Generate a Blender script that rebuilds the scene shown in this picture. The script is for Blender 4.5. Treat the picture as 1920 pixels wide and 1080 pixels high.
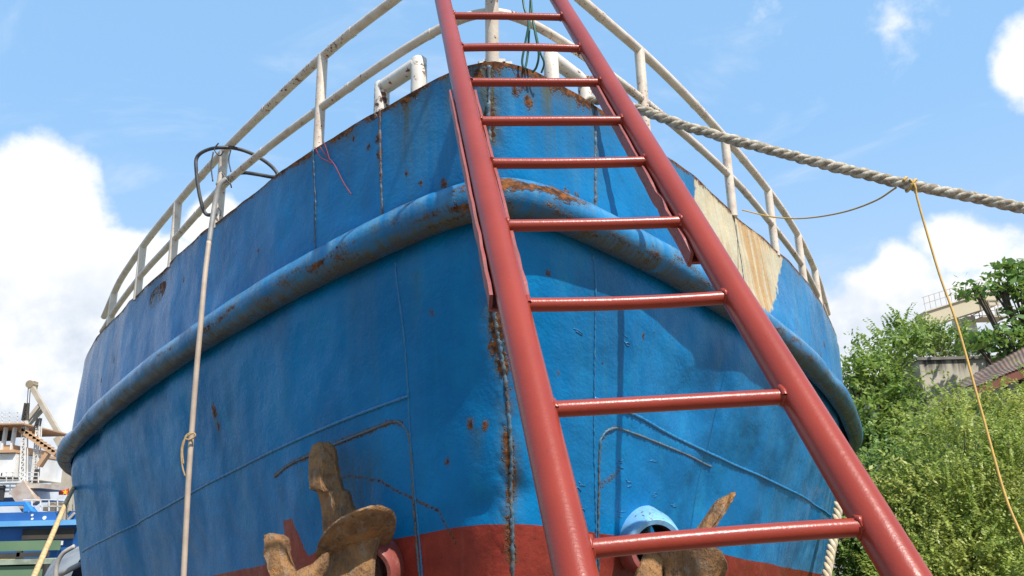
import bpy, math, random
import numpy as np
from mathutils import Vector, Matrix

random.seed(7); RNG = np.random.default_rng(7)
R = math.radians
S = bpy.context.scene
C = S.collection
for o in list(bpy.data.objects): bpy.data.objects.remove(o)

# ------------------------------------------------------------------ camera
F = 1550.0                      # focal length in photo pixels (photo 1920 wide)
PITCH, ROLL = R(17.0), 0.025
fw = np.array([0, math.cos(PITCH), math.sin(PITCH)])
r0 = np.array([1.0, 0, 0]); u0 = np.array([0, -math.sin(PITCH), math.cos(PITCH)])
rt = math.cos(ROLL)*r0 - math.sin(ROLL)*u0
up = math.cos(ROLL)*u0 + math.sin(ROLL)*r0
cam = bpy.data.cameras.new('camera'); camo = bpy.data.objects.new('camera', cam); C.objects.link(camo)
m = Matrix(((rt[0], up[0], -fw[0], 0), (rt[1], up[1], -fw[1], 0), (rt[2], up[2], -fw[2], 0), (0, 0, 0, 1)))
camo.matrix_world = m
cam.sensor_width = 36.0; cam.lens = 36.0*F/1920.0
cam.clip_start = 0.05; cam.clip_end = 6000
S.camera = camo

# ------------------------------------------------------------------ sun, exposure, sky
SUN = np.array([0.36, -0.47, 0.805]); SUN /= np.linalg.norm(SUN)      # towards the sun
SUN_EL = math.asin(SUN[2]); SUN_AZ = math.atan2(SUN[0], SUN[1])
sl = bpy.data.lights.new('sun', 'SUN'); sl.energy = 5.0; sl.angle = R(0.53); sl.color = (1.0, 0.955, 0.89)
so = bpy.data.objects.new('sun', sl); C.objects.link(so)
so.rotation_euler = Vector(-SUN).to_track_quat('-Z', 'Y').to_euler()
so.location = (3, -6, 12)
S.view_settings.view_transform = 'Standard'; S.view_settings.look = 'None'
S.view_settings.exposure = 0.42; S.view_settings.gamma = 1.0
S.view_settings.use_curve_mapping = False
S.cycles.max_bounces = 6
SKY_STRENGTH = 0.15

def ray(px, py):
    return ((px-960)/F)*rt + ((540-py)/F)*up + fw
def at(px, py, Y):
    d = ray(px, py); return d*(Y/d[1])

class NT:
    """small helper round a node tree"""
    def __init__(s, tree): s.t = tree; s.t.nodes.clear()
    def n(s, typ, ins=None, **kw):
        nd = s.t.nodes.new(typ)
        for k, v in kw.items(): setattr(nd, k, v)
        for k, v in (ins or {}).items():
            if hasattr(v, 'is_output') or isinstance(v, bpy.types.NodeSocket): s.t.links.new(v, nd.inputs[k])
            else: nd.inputs[k].default_value = v
        return nd
    def m(s, op, a, b=None, c=None, clamp=False):
        ins = {0: a}
        if b is not None: ins[1] = b
        if c is not None: ins[2] = c
        nd = s.n('ShaderNodeMath', ins, operation=op); nd.use_clamp = clamp
        return nd.outputs[0]
    def ramp(s, x, lo, hi, a=0.0, b=1.0):
        return s.n('ShaderNodeMapRange', {0: x, 1: lo, 2: hi, 3: a, 4: b}, interpolation_type='SMOOTHSTEP').outputs[0]
    def mix(s, f, a, b, blend='MIX'):
        nd = s.n('ShaderNodeMix', data_type='RGBA', blend_type=blend)
        for k, v in ((0, f), (6, a), (7, b)):
            if isinstance(v, bpy.types.NodeSocket): s.t.links.new(v, nd.inputs[k])
            else: nd.inputs[k].default_value = (*v, 1) if (k and len(v) == 3) else v
        return nd.outputs[2]
    def noise(s, vec, scale, detail=4, rough=.55, dist=0.0):
        return s.n('ShaderNodeTexNoise', {'Vector': vec, 'Scale': scale, 'Detail': detail, 'Roughness': rough, 'Distortion': dist}).outputs[0]
    def scale(s, vec, v):
        return s.n('ShaderNodeVectorMath', {0: vec, 1: v}, operation='MULTIPLY').outputs[0]

w = bpy.data.worlds.new('World'); S.world = w; w.use_nodes = True
def build_sky():
    T = NT(w.node_tree)
    sky = T.n('ShaderNodeTexSky', sky_type='NISHITA'); sky.sun_disc = False
    sky.sun_elevation = SUN_EL; sky.sun_rotation = SUN_AZ
    sky.air_density = 1.0; sky.dust_density = 1.0; sky.ozone_density = 1.0
    d = T.n('ShaderNodeTexCoord').outputs['Generated']
    x, y, z = T.n('ShaderNodeSeparateXYZ', {0: d}).outputs
    az = T.m('ARCTAN2', x, y); el = T.m('ARCSINE', z)
    wn = T.n('ShaderNodeTexNoise', {'Vector': d, 'Scale': 7.0, 'Detail': 3}).outputs['Color']
    wx, wy, _ = T.n('ShaderNodeSeparateColor', {0: wn}).outputs
    az2 = T.m('ADD', az, T.m('MULTIPLY', T.m('SUBTRACT', wx, .5), .10))
    el2 = T.m('ADD', el, T.m('MULTIPLY', T.m('SUBTRACT', wy, .5), .10))
    # cumulus banks: centre of each in the photo's directions, radii in photo pixels
    banks = [(40, 430, 150, 165), (-60, 560, 280, 240), (150, 560, 170, 150), (300, 520, 150, 95), (415, 430, 75, 70), (330, 700, 330, 240),
             (-380, 500, 330, 300), (1815, 470, 85, 58), (1700, 560, 105, 75), (1610, 660, 130, 90), (1800, 640, 260, 140), (2000, 95, 80, 85), (2270, 200, 160, 150),
             (1640, 45, 26, 30), (1440, 50, 22, 16), (90, 900, 420, 200), (2300, 620, 400, 240)]
    f = None
    for (px, py, rx, ry) in banks:
        v = ray(px, py); v /= np.linalg.norm(v)
        a0 = math.atan2(v[0], v[1]); e0 = math.asin(v[2])
        ra, re = rx/F*1.0/max(.75, math.cos(e0)), ry/F
        p = T.m('DIVIDE', T.m('SUBTRACT', az2, a0), ra); q = T.m('DIVIDE', T.m('SUBTRACT', el2, e0), re)
        dd = T.m('SQRT', T.m('ADD', T.m('MULTIPLY', p, p), T.m('MULTIPLY', q, q)))
        wgt = .42 if rx < 30 else 1.0
        val = T.m('MULTIPLY', T.m('SUBTRACT', 1.0, dd), wgt*min(1.0, min(rx, ry)/90.0)) if rx >= 30 else T.m('MULTIPLY', T.m('SUBTRACT', 1.0, dd), .05)
        f = val if f is None else T.m('MAXIMUM', f, val)
    n1 = T.noise(d, 15.0, 9, .62)
    f = T.m('ADD', f, T.m('MULTIPLY', T.m('SUBTRACT', n1, .52), .82))
    mask = T.ramp(f, -.06, .28)
    thick = T.ramp(f, .05, .9)
    n2 = T.noise(d, 6.0, 5, .5)
    lowf = T.ramp(el, .40, .10)                      # cloud bases and low haze: greyer
    shade = T.m('MULTIPLY', T.m('ADD', T.m('MULTIPLY', lowf, 1.0), T.m('MULTIPLY', thick, .22)), T.ramp(T.m('ADD', T.m('MULTIPLY', n2, .65), T.m('MULTIPLY', T.noise(d, 21, 6, .6), .35)), .38, .62), clamp=True)
    k = 1.0/SKY_STRENGTH
    ccol = T.mix(shade, (0.84*k, 0.84*k, 0.85*k), (0.44*k, 0.52*k, 0.63*k))
    sk = T.mix(.72, sky.outputs[0], (0.270*k, 0.510*k, 0.82*k))       # humid tropical air: pale bright blue
    haze = T.ramp(el, .50, .02)
    sk = T.mix(T.m('MULTIPLY', haze, .8), sk, (0.49*k, 0.59*k, 0.72*k))
    cir = T.m('MULTIPLY', T.ramp(T.noise(T.scale(d, (2.2, 3.0, 7.0)), 1.6, 7, .6, .8), .50, .78), .30)
    mask = T.m('MAXIMUM', mask, cir)
    col = T.mix(mask, sk, ccol)
    bg = T.n('ShaderNodeBackground', {'Color': col, 'Strength': SKY_STRENGTH})
    out = T.n('ShaderNodeOutputWorld'); T.t.links.new(bg.outputs[0], out.inputs[0])
build_sky()

# ------------------------------------------------------------------ object helpers
def tag(o, label=None, cat=None, group=None, kind=None):
    if label: o['label'] = label
    if cat: o['category'] = cat
    if group: o['group'] = group
    if kind: o['kind'] = kind
    return o
def thing(name, label, cat, loc=(0, 0, 0), group=None):
    o = bpy.data.objects.new(name, None); C.objects.link(o); o.location = tuple(float(q) for q in loc)
    o.empty_display_size = .1
    return tag(o, label, cat, group)
def origin_of(p):
    v = Vector((0, 0, 0))
    while p is not None: v += p.location; p = p.parent
    return v

class MB:
    """collects shapes in world coordinates and links them as ONE mesh object"""
    def __init__(s): s.v = []; s.f = []
    def grid(s, P, closed_u=False, closed_v=False):
        P = np.asarray(P); a, b = P.shape[:2]; o = len(s.v)
        s.v += P.reshape(-1, 3).tolist()
        for i in range(a if closed_u else a-1):
            for j in range(b if closed_v else b-1):
                i2, j2 = (i+1) % a, (j+1) % b
                s.f.append((o+i*b+j, o+i*b+j2, o+i2*b+j2, o+i2*b+j))
        return o
    def box(s, c, size, rot=None):
        c = np.asarray(c, float); h = np.asarray(size, float)/2; o = len(s.v)
        A = np.eye(3) if rot is None else np.asarray(rot)
        for sx in (-1, 1):
            for sy in (-1, 1):
                for sz in (-1, 1): s.v.append((c + (np.array([sx, sy, sz])*h) @ A).tolist())
        for q in ((0, 1, 3, 2), (4, 6, 7, 5), (0, 4, 5, 1), (2, 3, 7, 6), (0, 2, 6, 4), (1, 5, 7, 3)): s.f.append(tuple(o+k for k in q))
    def bar(s, p, q, w_, h_=None, upv=(0, 0, 1)):
        p, q = np.asarray(p, float), np.asarray(q, float); d = q-p; L = np.linalg.norm(d); d /= L
        a = np.cross(d, upv); 
        if np.linalg.norm(a) < 1e-4: a = np.cross(d, (0, 1, 0))
        a /= np.linalg.norm(a); b = np.cross(a, d)
        s.box((p+q)/2, (L, w_, h_ or w_), np.stack([d, a, b]))
    def tube(s, pts, r, n=10, caps=True, phase=0.0):
        P = np.asarray(pts, float); k = len(P); rr = np.broadcast_to(np.asarray(r, float), (k,))
        t = np.gradient(P, axis=0); t /= np.linalg.norm(t, axis=1)[:, None]+1e-12
        a = np.cross(t[0], (0, 0, 1.0))
        if np.linalg.norm(a) < .05: a = np.cross(t[0], (0, 1.0, 0))
        a /= np.linalg.norm(a); th = np.linspace(0, 2*math.pi, n, endpoint=False)+phase; rows = []
        for i in range(k):
            a = a - t[i]*(a@t[i]); a /= np.linalg.norm(a); b = np.cross(t[i], a)
            rows.append(P[i] + rr[i]*(np.cos(th)[:, None]*a + np.sin(th)[:, None]*b))
        o = s.grid(np.array(rows), closed_v=True)
        if caps:
            s.f.append(tuple(o+j for j in range(n))[::-1]); s.f.append(tuple(o+(k-1)*n+j for j in range(n)))
    def loft(s, secs, n=24, e=2.0, rough=0.0, caps=True):
        th = np.linspace(0, 2*math.pi, n, endpoint=False); c, sn = np.cos(th), np.sin(th)
        cc, ss = np.sign(c)*np.abs(c)**(2/e), np.sign(sn)*np.abs(sn)**(2/e); rows = []
        for (ct, ax, ay) in secs:
            q = np.asarray(ct) + cc[:, None]*np.asarray(ax) + ss[:, None]*np.asarray(ay)
            rows.append(q)
        rows = np.array(rows)
        if rough: rows = rows + RNG.normal(0, rough, rows.shape)
        o = s.grid(rows, closed_v=True); k = len(rows)
        if caps:
            s.f.append(tuple(o+j for j in range(n))[::-1]); s.f.append(tuple(o+(k-1)*n+j for j in range(n)))
    def build(s, name, mat, parent=None, smooth=False, angle=None):
        og = np.array(origin_of(parent)) if parent is not None else np.zeros(3)
        me = bpy.data.meshes.new(name)
        V = np.asarray(s.v, float)-og
        me.from_pydata(V.tolist(), [], s.f)
        me.materials.append(mat)
        if smooth:
            me.polygons.foreach_set('use_smooth', [True]*len(me.polygons))
            if angle: me.set_sharp_from_angle(angle=R(angle))
        me.update()
        o = bpy.data.objects.new(name, me); C.objects.link(o)
        if parent is not None: o.parent = parent
        return o

def spline(pts, n):
    """Catmull-Rom through the points"""
    P = np.asarray(pts, float); P = np.vstack([2*P[0]-P[1], P, 2*P[-1]-P[-2]]); k = len(P)-3; out = []
    for u in np.linspace(0, k-1e-9, n):
        i = int(u); t = u-i; a, b, c, d = P[i:i+4]
        out.append(.5*((2*b)+(c-a)*t+(2*a-5*b+4*c-d)*t*t+(3*b-a-3*c+d)*t**3))
    return np.array(out)

def vnoise2(x, y, seed=0):
    r = np.random.default_rng(seed).random((256, 256)); xi, yi = np.floor(x).astype(int), np.floor(y).astype(int)
    fx, fy = x-xi, y-yi; fx, fy = fx*fx*(3-2*fx), fy*fy*(3-2*fy); g = lambda i, j: r[i % 256, j % 256]
    return (g(xi, yi)*(1-fx)+g(xi+1, yi)*fx)*(1-fy)+(g(xi, yi+1)*(1-fx)+g(xi+1, yi+1)*fx)*fy
def fbm(x, y, seed=0, o=3):
    s_, a = 0, .5
    for k in range(o): s_ = s_+a*vnoise2(x*2**k, y*2**k, seed+k); a *= .5
    return s_/(1-.5**o)

# ------------------------------------------------------------------ materials
def M(name, fn):
    mt = bpy.data.materials.new(name); mt.use_nodes = True; T = NT(mt.node_tree)
    out = T.n('ShaderNodeOutputMaterial'); sh = fn(T); T.t.links.new(sh, out.inputs[0]); return mt
def obj_co(T): return T.n('ShaderNodeTexCoord').outputs['Object']
def principled(T, col, rough=.5, bump=None, bstr=.3, bdist=.01, metal=0.0, spec=.5, normal=None):
    ins = {'Base Color': col if isinstance(col, bpy.types.NodeSocket) else (*col, 1), 'Roughness': rough, 'Metallic': metal, 'Specular IOR Level': spec}
    if bump is not None:
        ins['Normal'] = T.n('ShaderNodeBump', {'Height': bump, 'Strength': bstr, 'Distance': bdist}).outputs[0]
    return T.n('ShaderNodeBsdfPrincipled', ins).outputs[0]
def simple(name, c1, c2=None, scale=6, rough=.6, bstr=.2, bdist=.01, detail=5, metal=0.0):
    c2 = c2 or tuple(q*.7 for q in c1)
    def fn(T):
        co = obj_co(T); n = T.noise(co, scale, detail); n2 = T.noise(co, scale*6, 3)
        return principled(T, T.mix(T.ramp(n, .35, .65), c1, c2), rough, n2, bstr, bdist, metal)
    return M(name, fn)

RUST_D, RUST_L = (0.045, 0.020, 0.011), (0.24, 0.085, 0.022)
def rust_col(T, vec):
    return T.mix(T.ramp(T.noise(vec, 22, 6, .65), .38, .66), RUST_D, RUST_L)

def hull_mat(T):
    uv = T.n('ShaderNodeUVMap', uv_map='hull_uv').outputs[0]
    wr = T.n('ShaderNodeSeparateColor', {0: T.n('ShaderNodeVertexColor', layer_name='wear').outputs[0]}).outputs
    w2 = T.n('ShaderNodeSeparateColor', {0: T.n('ShaderNodeVertexColor', layer_name='wear2').outputs[0]}).outputs
    n_big = T.noise(uv, 1.3, 4); n_mid = T.noise(uv, 9, 6, .6); n_fine = T.noise(uv, 48, 8, .62)
    st = T.noise(T.scale(uv, (16, .9, 1)), 1.0, 6, .6); st2 = T.noise(T.scale(uv, (55, 2.2, 1)), 1.0, 4, .6)
    blue = T.mix(T.ramp(n_big, .36, .64), (0.001, 0.135, 0.335), (0.002, 0.188, 0.440))
    blue = T.mix(T.m('MULTIPLY', T.ramp(st, .48, .78), .35), blue, (0.012, 0.200, 0.36))
    blue = T.mix(T.m('MULTIPLY', T.ramp(n_mid, .58, .80), .30), blue, (0.006, 0.075, 0.19))
    blue = T.mix(T.m('MULTIPLY', T.ramp(T.noise(uv, 3.2, 5, .6, .6), .52, .74), .42), blue, (0.008, 0.235, 0.430))
    # chalky weathered paint
    fade = T.m('MULTIPLY', w2[1], T.ramp(st, .25, .7), clamp=True)
    blue = T.mix(fade, blue, (0.14, 0.31, 0.43))
    scr = T.m('MULTIPLY', T.ramp(T.noise(T.scale(uv, (3.5, 60, 1)), 1.0, 4, .6), .66, .72), T.ramp(T.noise(uv, 2.3, 3), .52, .64))
    blue = T.mix(T.m('MULTIPLY', scr, .5), blue, (0.07, 0.28, 0.42))
    scr2 = T.m('MULTIPLY', T.ramp(T.noise(T.scale(uv, (46, 5, 1)), 1.0, 5, .65), .67, .72), T.ramp(T.noise(uv, 1.7, 3, .5, 1.0), .54, .66))
    blue = T.mix(T.m('MULTIPLY', scr2, .6), blue, (0.004, 0.05, 0.13))
    # greenish brown runs below the edges
    run = T.m('MULTIPLY', w2[0], T.ramp(T.m('ADD', st2, T.m('MULTIPLY', st, .6)), .50, .95), clamp=True)
    blue = T.mix(run, blue, (0.075, 0.088, 0.058))
    # red boot topping
    red = T.mix(T.ramp(n_mid, .35, .7), (0.27, 0.040, 0.026), (0.20, 0.030, 0.022))
    red = T.mix(T.m('MULTIPLY', T.ramp(st, .5, .8), .45), red, (0.30, 0.085, 0.06))
    edge = T.m('ADD', wr[2], T.m('MULTIPLY', T.m('SUBTRACT', n_fine, .5), .12))
    col = T.mix(T.ramp(edge, .47, .53), blue, red)
    # bare primer patch with rust runs
    pr = T.m('ADD', T.m('ADD', wr[1], T.m('MULTIPLY', T.m('SUBTRACT', n_mid, .5), .9)), T.m('MULTIPLY', T.m('SUBTRACT', st, .5), .5))
    prc = T.mix(T.ramp(n_mid, .3, .7), (0.56, 0.48, 0.31), (0.47, 0.44, 0.33))
    prr = T.m('MULTIPLY', T.ramp(T.m('ADD', T.m('MULTIPLY', st, .62), T.m('ADD', T.m('MULTIPLY', st2, .38), T.m('MULTIPLY', w2[2], .11))), .50, .64), T.ramp(w2[2], .0, .7, .40, 1.0))
    prc = T.mix(T.m('MULTIPLY', T.ramp(T.noise(uv, 4, 5, .6), .50, .68), .5), prc, (0.40, 0.33, 0.20))
    prc = T.mix(T.m('MULTIPLY', prr, .68), prc, (0.42, 0.20, 0.045))
    prc = T.mix(T.m('MULTIPLY', T.ramp(T.m('ADD', n_fine, T.m('MULTIPLY', w2[2], .10)), .68, .78), .7), prc, (0.20, 0.09, 0.03))
    pmask = T.ramp(pr, .42, .54)
    col = T.mix(pmask, col, prc)
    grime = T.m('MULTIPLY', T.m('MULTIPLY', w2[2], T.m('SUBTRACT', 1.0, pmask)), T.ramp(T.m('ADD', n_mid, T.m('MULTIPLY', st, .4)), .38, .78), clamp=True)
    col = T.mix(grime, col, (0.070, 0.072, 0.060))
    # rust
    rb = T.m('ADD', wr[0], T.m('MULTIPLY', T.m('SUBTRACT', n_fine, .5), 1.25))
    rb = T.m('ADD', rb, T.m('MULTIPLY', T.m('SUBTRACT', n_mid, .5), .5))
    halo = T.m('MULTIPLY', T.ramp(rb, .22, .55), .55)
    col = T.mix(halo, col, (0.125, 0.085, 0.045))
    rm = T.ramp(rb, .52, .62)
    col = T.mix(rm, col, rust_col(T, uv))
    # random small chips
    chip = T.ramp(T.m('ADD', T.noise(uv, 27, 2, .5), T.m('MULTIPLY', n_mid, .25)), .895, .915)
    col = T.mix(chip, col, (0.06, 0.035, 0.02))
    rough = T.m('ADD', T.m('MULTIPLY', n_mid, .22), .17)
    rough = T.m('MAXIMUM', rough, T.m('MULTIPLY', T.m('MAXIMUM', rm, T.m('MAXIMUM', pmask, T.m('MULTIPLY', run, .7))), .8))
    h = T.m('ADD', T.m('MULTIPLY', n_fine, .35), T.m('ADD', T.m('MULTIPLY', T.noise(uv, 5, 3), 1.2), T.m('MULTIPLY', T.noise(uv, 2.1, 2), 3.2)))
    h = T.m('SUBTRACT', h, T.m('MULTIPLY', T.ramp(rb, .4, .62), T.m('MULTIPLY', n_fine, 1.2)))
    h = T.m('SUBTRACT', h, T.m('MULTIPLY', chip, .3))
    return principled(T, col, rough, h, .72, .013, spec=.15)
HULL = M('hull_paint', hull_mat)

def tube_paint(name, base, dark, rust_amt, chipcol, rough=.4, scale=10, coat=False):
    def fn(T):
        co = obj_co(T); n1 = T.noise(co, scale, 6, .6); n2 = T.noise(co, scale*5, 6, .65); n3 = T.noise(co, 2.5, 3)
        col = T.mix(T.ramp(n1, .35, .7), base, dark)
        col = T.mix(T.m('MULTIPLY', T.ramp(n1, .56, .72), .6), col, chipcol)
        r = T.m('ADD', T.m('MULTIPLY', n2, .65), T.m('MULTIPLY', n3, .35)); rm = T.ramp(r, .70-rust_amt, .76-rust_amt)
        col = T.mix(rm, col, rust_col(T, co))
        ro = T.m('MAXIMUM', T.m('MULTIPLY', rm, .85), T.m('ADD', T.m('MULTIPLY', n1, .2), rough-.1))
        return principled(T, col, ro, T.m('SUBTRACT', n2, rm), .35, .004)
    return M(name, fn)
WHITE_PIPE = tube_paint('white_pipe_paint', (0.65, 0.56, 0.45), (0.54, 0.43, 0.33), .135, (0.46, 0.33, 0.25))
WHITE_BITT = tube_paint('white_bitt_paint', (0.70, 0.65, 0.57), (0.60, 0.52, 0.43), .165, (0.48, 0.33, 0.24), scale=4.5)
WELD = tube_paint('weld_blue', (0.012, 0.15, 0.34), (0.02, 0.19, 0.36), .10, (0.05, 0.16, 0.24), .35, 25)
WELD_RUST = tube_paint('weld_rusty', (0.05, 0.15, 0.24), (0.11, 0.12, 0.09), .19, (0.12, 0.085, 0.05), .5, 25)
WELD_DARK = tube_paint('weld_dark', (0.012, 0.075, 0.15), (0.03, 0.07, 0.10), .17, (0.05, 0.045, 0.035), .5, 25)
HAWSE = tube_paint('hawse_pipe_paint', (0.20, 0.42, 0.62), (0.13, 0.34, 0.55), .11, (0.48, 0.50, 0.45), .35, 9)
HAWSE_RED = tube_paint('hawse_pipe_red', (0.27, 0.075, 0.06), (0.22, 0.05, 0.04), .10, (0.38, 0.20, 0.16), .45, 9)
def ladder_mat(T):
    co = obj_co(T); n1 = T.noise(co, 5, 4); n2 = T.noise(co, 60, 5, .6); n3 = T.noise(co, 220, 2)
    col = T.mix(T.ramp(n1, .3, .7), (0.275, 0.038, 0.020), (0.235, 0.030, 0.016))
    rm = T.ramp(T.m('ADD', T.m('MULTIPLY', n2, .7), T.m('MULTIPLY', n1, .3)), .635, .67)
    col = T.mix(T.m('MULTIPLY', rm, .55), col, (0.17, 0.03, 0.025))
    h = T.m('ADD', T.m('MULTIPLY', n2, .5), T.m('MULTIPLY', n3, .35)); h = T.m('ADD', h, T.m('MULTIPLY', T.noise(co, 18, 3), .8))
    return principled(T, col, T.m('ADD', T.m('MULTIPLY', n1, .16), .24), h, .26, .003, spec=.34)
LADDER = M('red_oxide_paint', ladder_mat)
RUNG = LADDER
SPLICE = tube_paint('ladder_channel_paint', (0.27, 0.055, 0.045), (0.20, 0.04, 0.034), .12, (0.16, 0.05, 0.035), .5, 20)
def rustiron(T):
    co = obj_co(T); n1 = T.noise(co, 7, 7, .62, .4); n2 = T.noise(co, 38, 7, .68); n3 = T.noise(T.scale(co, (1, 1, .22)), 30, 5, .6)
    col = T.mix(T.ramp(n1, .36, .62), (0.180, 0.098, 0.050), (0.350, 0.180, 0.072))
    col = T.mix(T.m('MULTIPLY', T.ramp(n3, .50, .66), .6), col, (0.27, 0.225, 0.17))
    col = T.mix(T.m('MULTIPLY', T.ramp(n2, .53, .68), .65), col, (0.065, 0.036, 0.022))
    col = T.mix(T.m('MULTIPLY', T.ramp(T.noise(co, 14, 5), .60, .68), .6), col, (0.36, 0.15, 0.04))
    return principled(T, col, .85, T.m('ADD', n2, T.m('MULTIPLY', n3, 1.3)), 1.0, .016, spec=.25)
IRON = M('rusty_anchor_iron', rustiron)
ROPE = simple('mooring_rope_fibre', (0.52, 0.46, 0.36), (0.25, 0.205, 0.145), 38, .95, .7, .004)
ROPE_Y = simple('yellow_cord_fibre', (0.60, 0.36, 0.08), (0.50, 0.31, 0.09), 30, .8, .4, .002)
ROPE_W = simple('pale_rope_fibre', (0.58, 0.49, 0.34), (0.42, 0.33, 0.20), 22, .95, .7, .005)
HOSE_B = simple('black_hose_rubber', (0.022, 0.022, 0.025), (0.075, 0.072, 0.07), 14, .5, .2, .003)
HOSE_T = simple('tan_hose_rubber', (0.46, 0.36, 0.27), (0.38, 0.29, 0.22), 9, .55, .2, .003)
HOSE_G = simple('grey_hose_rubber', (0.30, 0.28, 0.25), (0.22, 0.20, 0.18), 12, .5, .2, .003)
CORD = simple('jute_cord', (0.42, 0.29, 0.14), (0.30, 0.19, 0.08), 40, .9, .3, .002)
GREEN = simple('green_cable', (0.03, 0.13, 0.085), (0.02, 0.08, 0.055), 10, .45, .1, .002)
REDSTR = simple('red_string', (0.24, 0.04, 0.06), (0.18, 0.035, 0.05), 30, .8, .1, .002)
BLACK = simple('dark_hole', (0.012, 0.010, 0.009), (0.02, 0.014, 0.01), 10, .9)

# ------------------------------------------------------------------ ground and water
def ground_mat(T):
    co = obj_co(T); n1 = T.noise(co, .35, 6); n2 = T.noise(co, 6, 7, .65)
    c = T.mix(T.ramp(n1, .35, .65), (0.19, 0.155, 0.11), (0.14, 0.115, 0.085)); c = T.mix(T.m('MULTIPLY', T.ramp(n2, .5, .7), .6), c, (0.26, 0.22, 0.17))
    return principled(T, c, .95, n2, .6, .03)
GZ = -1.6
g = MB()
EDGE = [(-9.5, -400), (-9.5, 13.5), (-16, 24), (-14, 60), (-14, 3000)]
for i in range(len(EDGE)-1):
    (x0, y0), (x1, y1) = EDGE[i], EDGE[i+1]; o = len(g.v)
    g.v += [(x0, y0, GZ), (3000, y0, GZ), (3000, y1, GZ), (x1, y1, GZ)]; g.f.append((o, o+1, o+2, o+3))
    o = len(g.v); g.v += [(x0, y0, GZ), (x1, y1, GZ), (x1, y1, -4.5), (x0, y0, -4.5)]; g.f.append((o, o+1, o+2, o+3))
tag(g.build('ground', M('yard_ground', ground_mat)), kind='structure')
def water_mat(T):
    co = obj_co(T); n = T.noise(T.scale(co, (1, .6, 1)), 1.6, 6)
    return principled(T, (0.05, 0.06, 0.045), .12, n, .35, .12)
g = MB(); g.v = [(-3000, -400, -2.6), (10, -400, -2.6), (10, 3000, -2.6), (-3000, 3000, -2.6)]; g.f = [(0, 1, 2, 3)]
tag(g.build('water', M('harbour_water', water_mat)), kind='structure')

# ------------------------------------------------------------------ ship hull form
LAM = .92
TH, BM, LM_, NN, MM, XX = -.059, 4.787, 6.27, 1.043, 1.221, -.068
LEV = [(4.0, 2.5666, .0563, .0016, 1.0351, .0032), (4.1198, 1.7899, .0992, .0028, 1.0588, .0223), (4.6772, .0896, .1313, -.0049, .9348, -.0255)]
def gsm(a, sig):
    n = int(3*sig)+1; k = np.exp(-.5*(np.arange(-n, n+1)/sig)**2); k /= k.sum()
    p = np.concatenate([2*a[0]-a[n:0:-1], a, 2*a[-1]-a[-2:-n-2:-1]]); return np.convolve(p, k, 'valid')
def plan_curves(S1=16.0, step=.02):
    """sheer, rubbing strake and waterline of the hull, all sampled by arc length from the stem"""
    s = np.concatenate([np.linspace(0, .3, 300)**2/.3, np.linspace(.3, S1, 1600)[1:]]); out = []
    ss = lambda x: np.clip(x, 0, 1)**2*(3-2*np.clip(x, 0, 1))
    for L, (Y0, Z0, a, c, kb, xo) in enumerate(LEV):
        kb = kb+(.095*ss((s-3.2)/3.2) if L == 2 else 0)
        asy = {-1: 1, 1: 1-(.05, .066, .085)[L]*ss((s-2.8)/3.5)}
        t = np.clip(s/LM_, 0, 1); b = BM*kb*(1-(1-t)**NN)**(1/MM); sc = np.minimum(s, 8.0); Z = Z0-a*sc-c*sc*sc; pts = []
        for sd in (-1, 1):
            bb = b*asy[sd]; pts.append(np.stack([XX+xo+math.cos(TH)*sd*bb+math.sin(TH)*s, Y0-math.sin(TH)*sd*bb+math.cos(TH)*s, Z], 1))
        out.append(np.concatenate([pts[0][::-1], pts[1][1:]])*LAM)
    f = out[1]; d = np.r_[0, np.cumsum(np.hypot(np.diff(f[:, 0]), np.diff(f[:, 1])))]; a = d-d[len(s)-1]
    ag = np.arange(math.ceil(a[0]/step)*step, math.floor(a[-1]/step)*step+1e-9, step); res = []
    for c in out:
        r = np.stack([np.interp(ag, a, c[:, i]) for i in range(3)], 1); wg = np.clip((np.abs(ag)-1.2)/1.2, 0, 1); r2 = np.empty_like(r)
        for i in range(3): r2[:, i] = gsm(r[:, i], .13/step)*(1-wg)+gsm(r[:, i], .45/step)*wg
        res.append(r2)
    return ag, res
AG, (CT, CF, CB) = plan_curves(); CBOT = 2*CB-CF
LV = [CT, CF, CB, CBOT]
def hp(a, v):
    """point of the hull at arc length a from the stem (port side negative) and level v (0 sheer, 1 strake, 2 waterline, 3 bottom)"""
    a, v = np.broadcast_arrays(np.asarray(a, float), np.asarray(v, float)); k = np.clip(v.astype(int), 0, 2); wv = (v-k)[..., None]
    L = [np.stack([np.interp(a, AG, c[:, i]) for i in range(3)], -1) for c in LV]; L = np.stack(L)
    A = np.take_along_axis(L, k[None, ..., None], 0)[0]; B = np.take_along_axis(L, (k+1)[None, ..., None], 0)[0]
    return A*(1-wv)+B*wv
def hn(a, v):
    a, v = np.broadcast_arrays(np.asarray(a, float), np.asarray(v, float))
    e = hp(a+.06, v)-hp(a-.06, v); v1, v2 = np.clip(v-.06, 0, 3), np.clip(v+.06, 0, 3)
    n = np.cross(hp(a, v2)-hp(a, v1), e); n /= np.linalg.norm(n, axis=-1)[..., None]+1e-12
    return n*np.where(n[..., 1:2] > 0, -1, 1)
def Hm(v): return np.where(v < 1, v*.72, .72+(v-1)*1.64)
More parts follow.
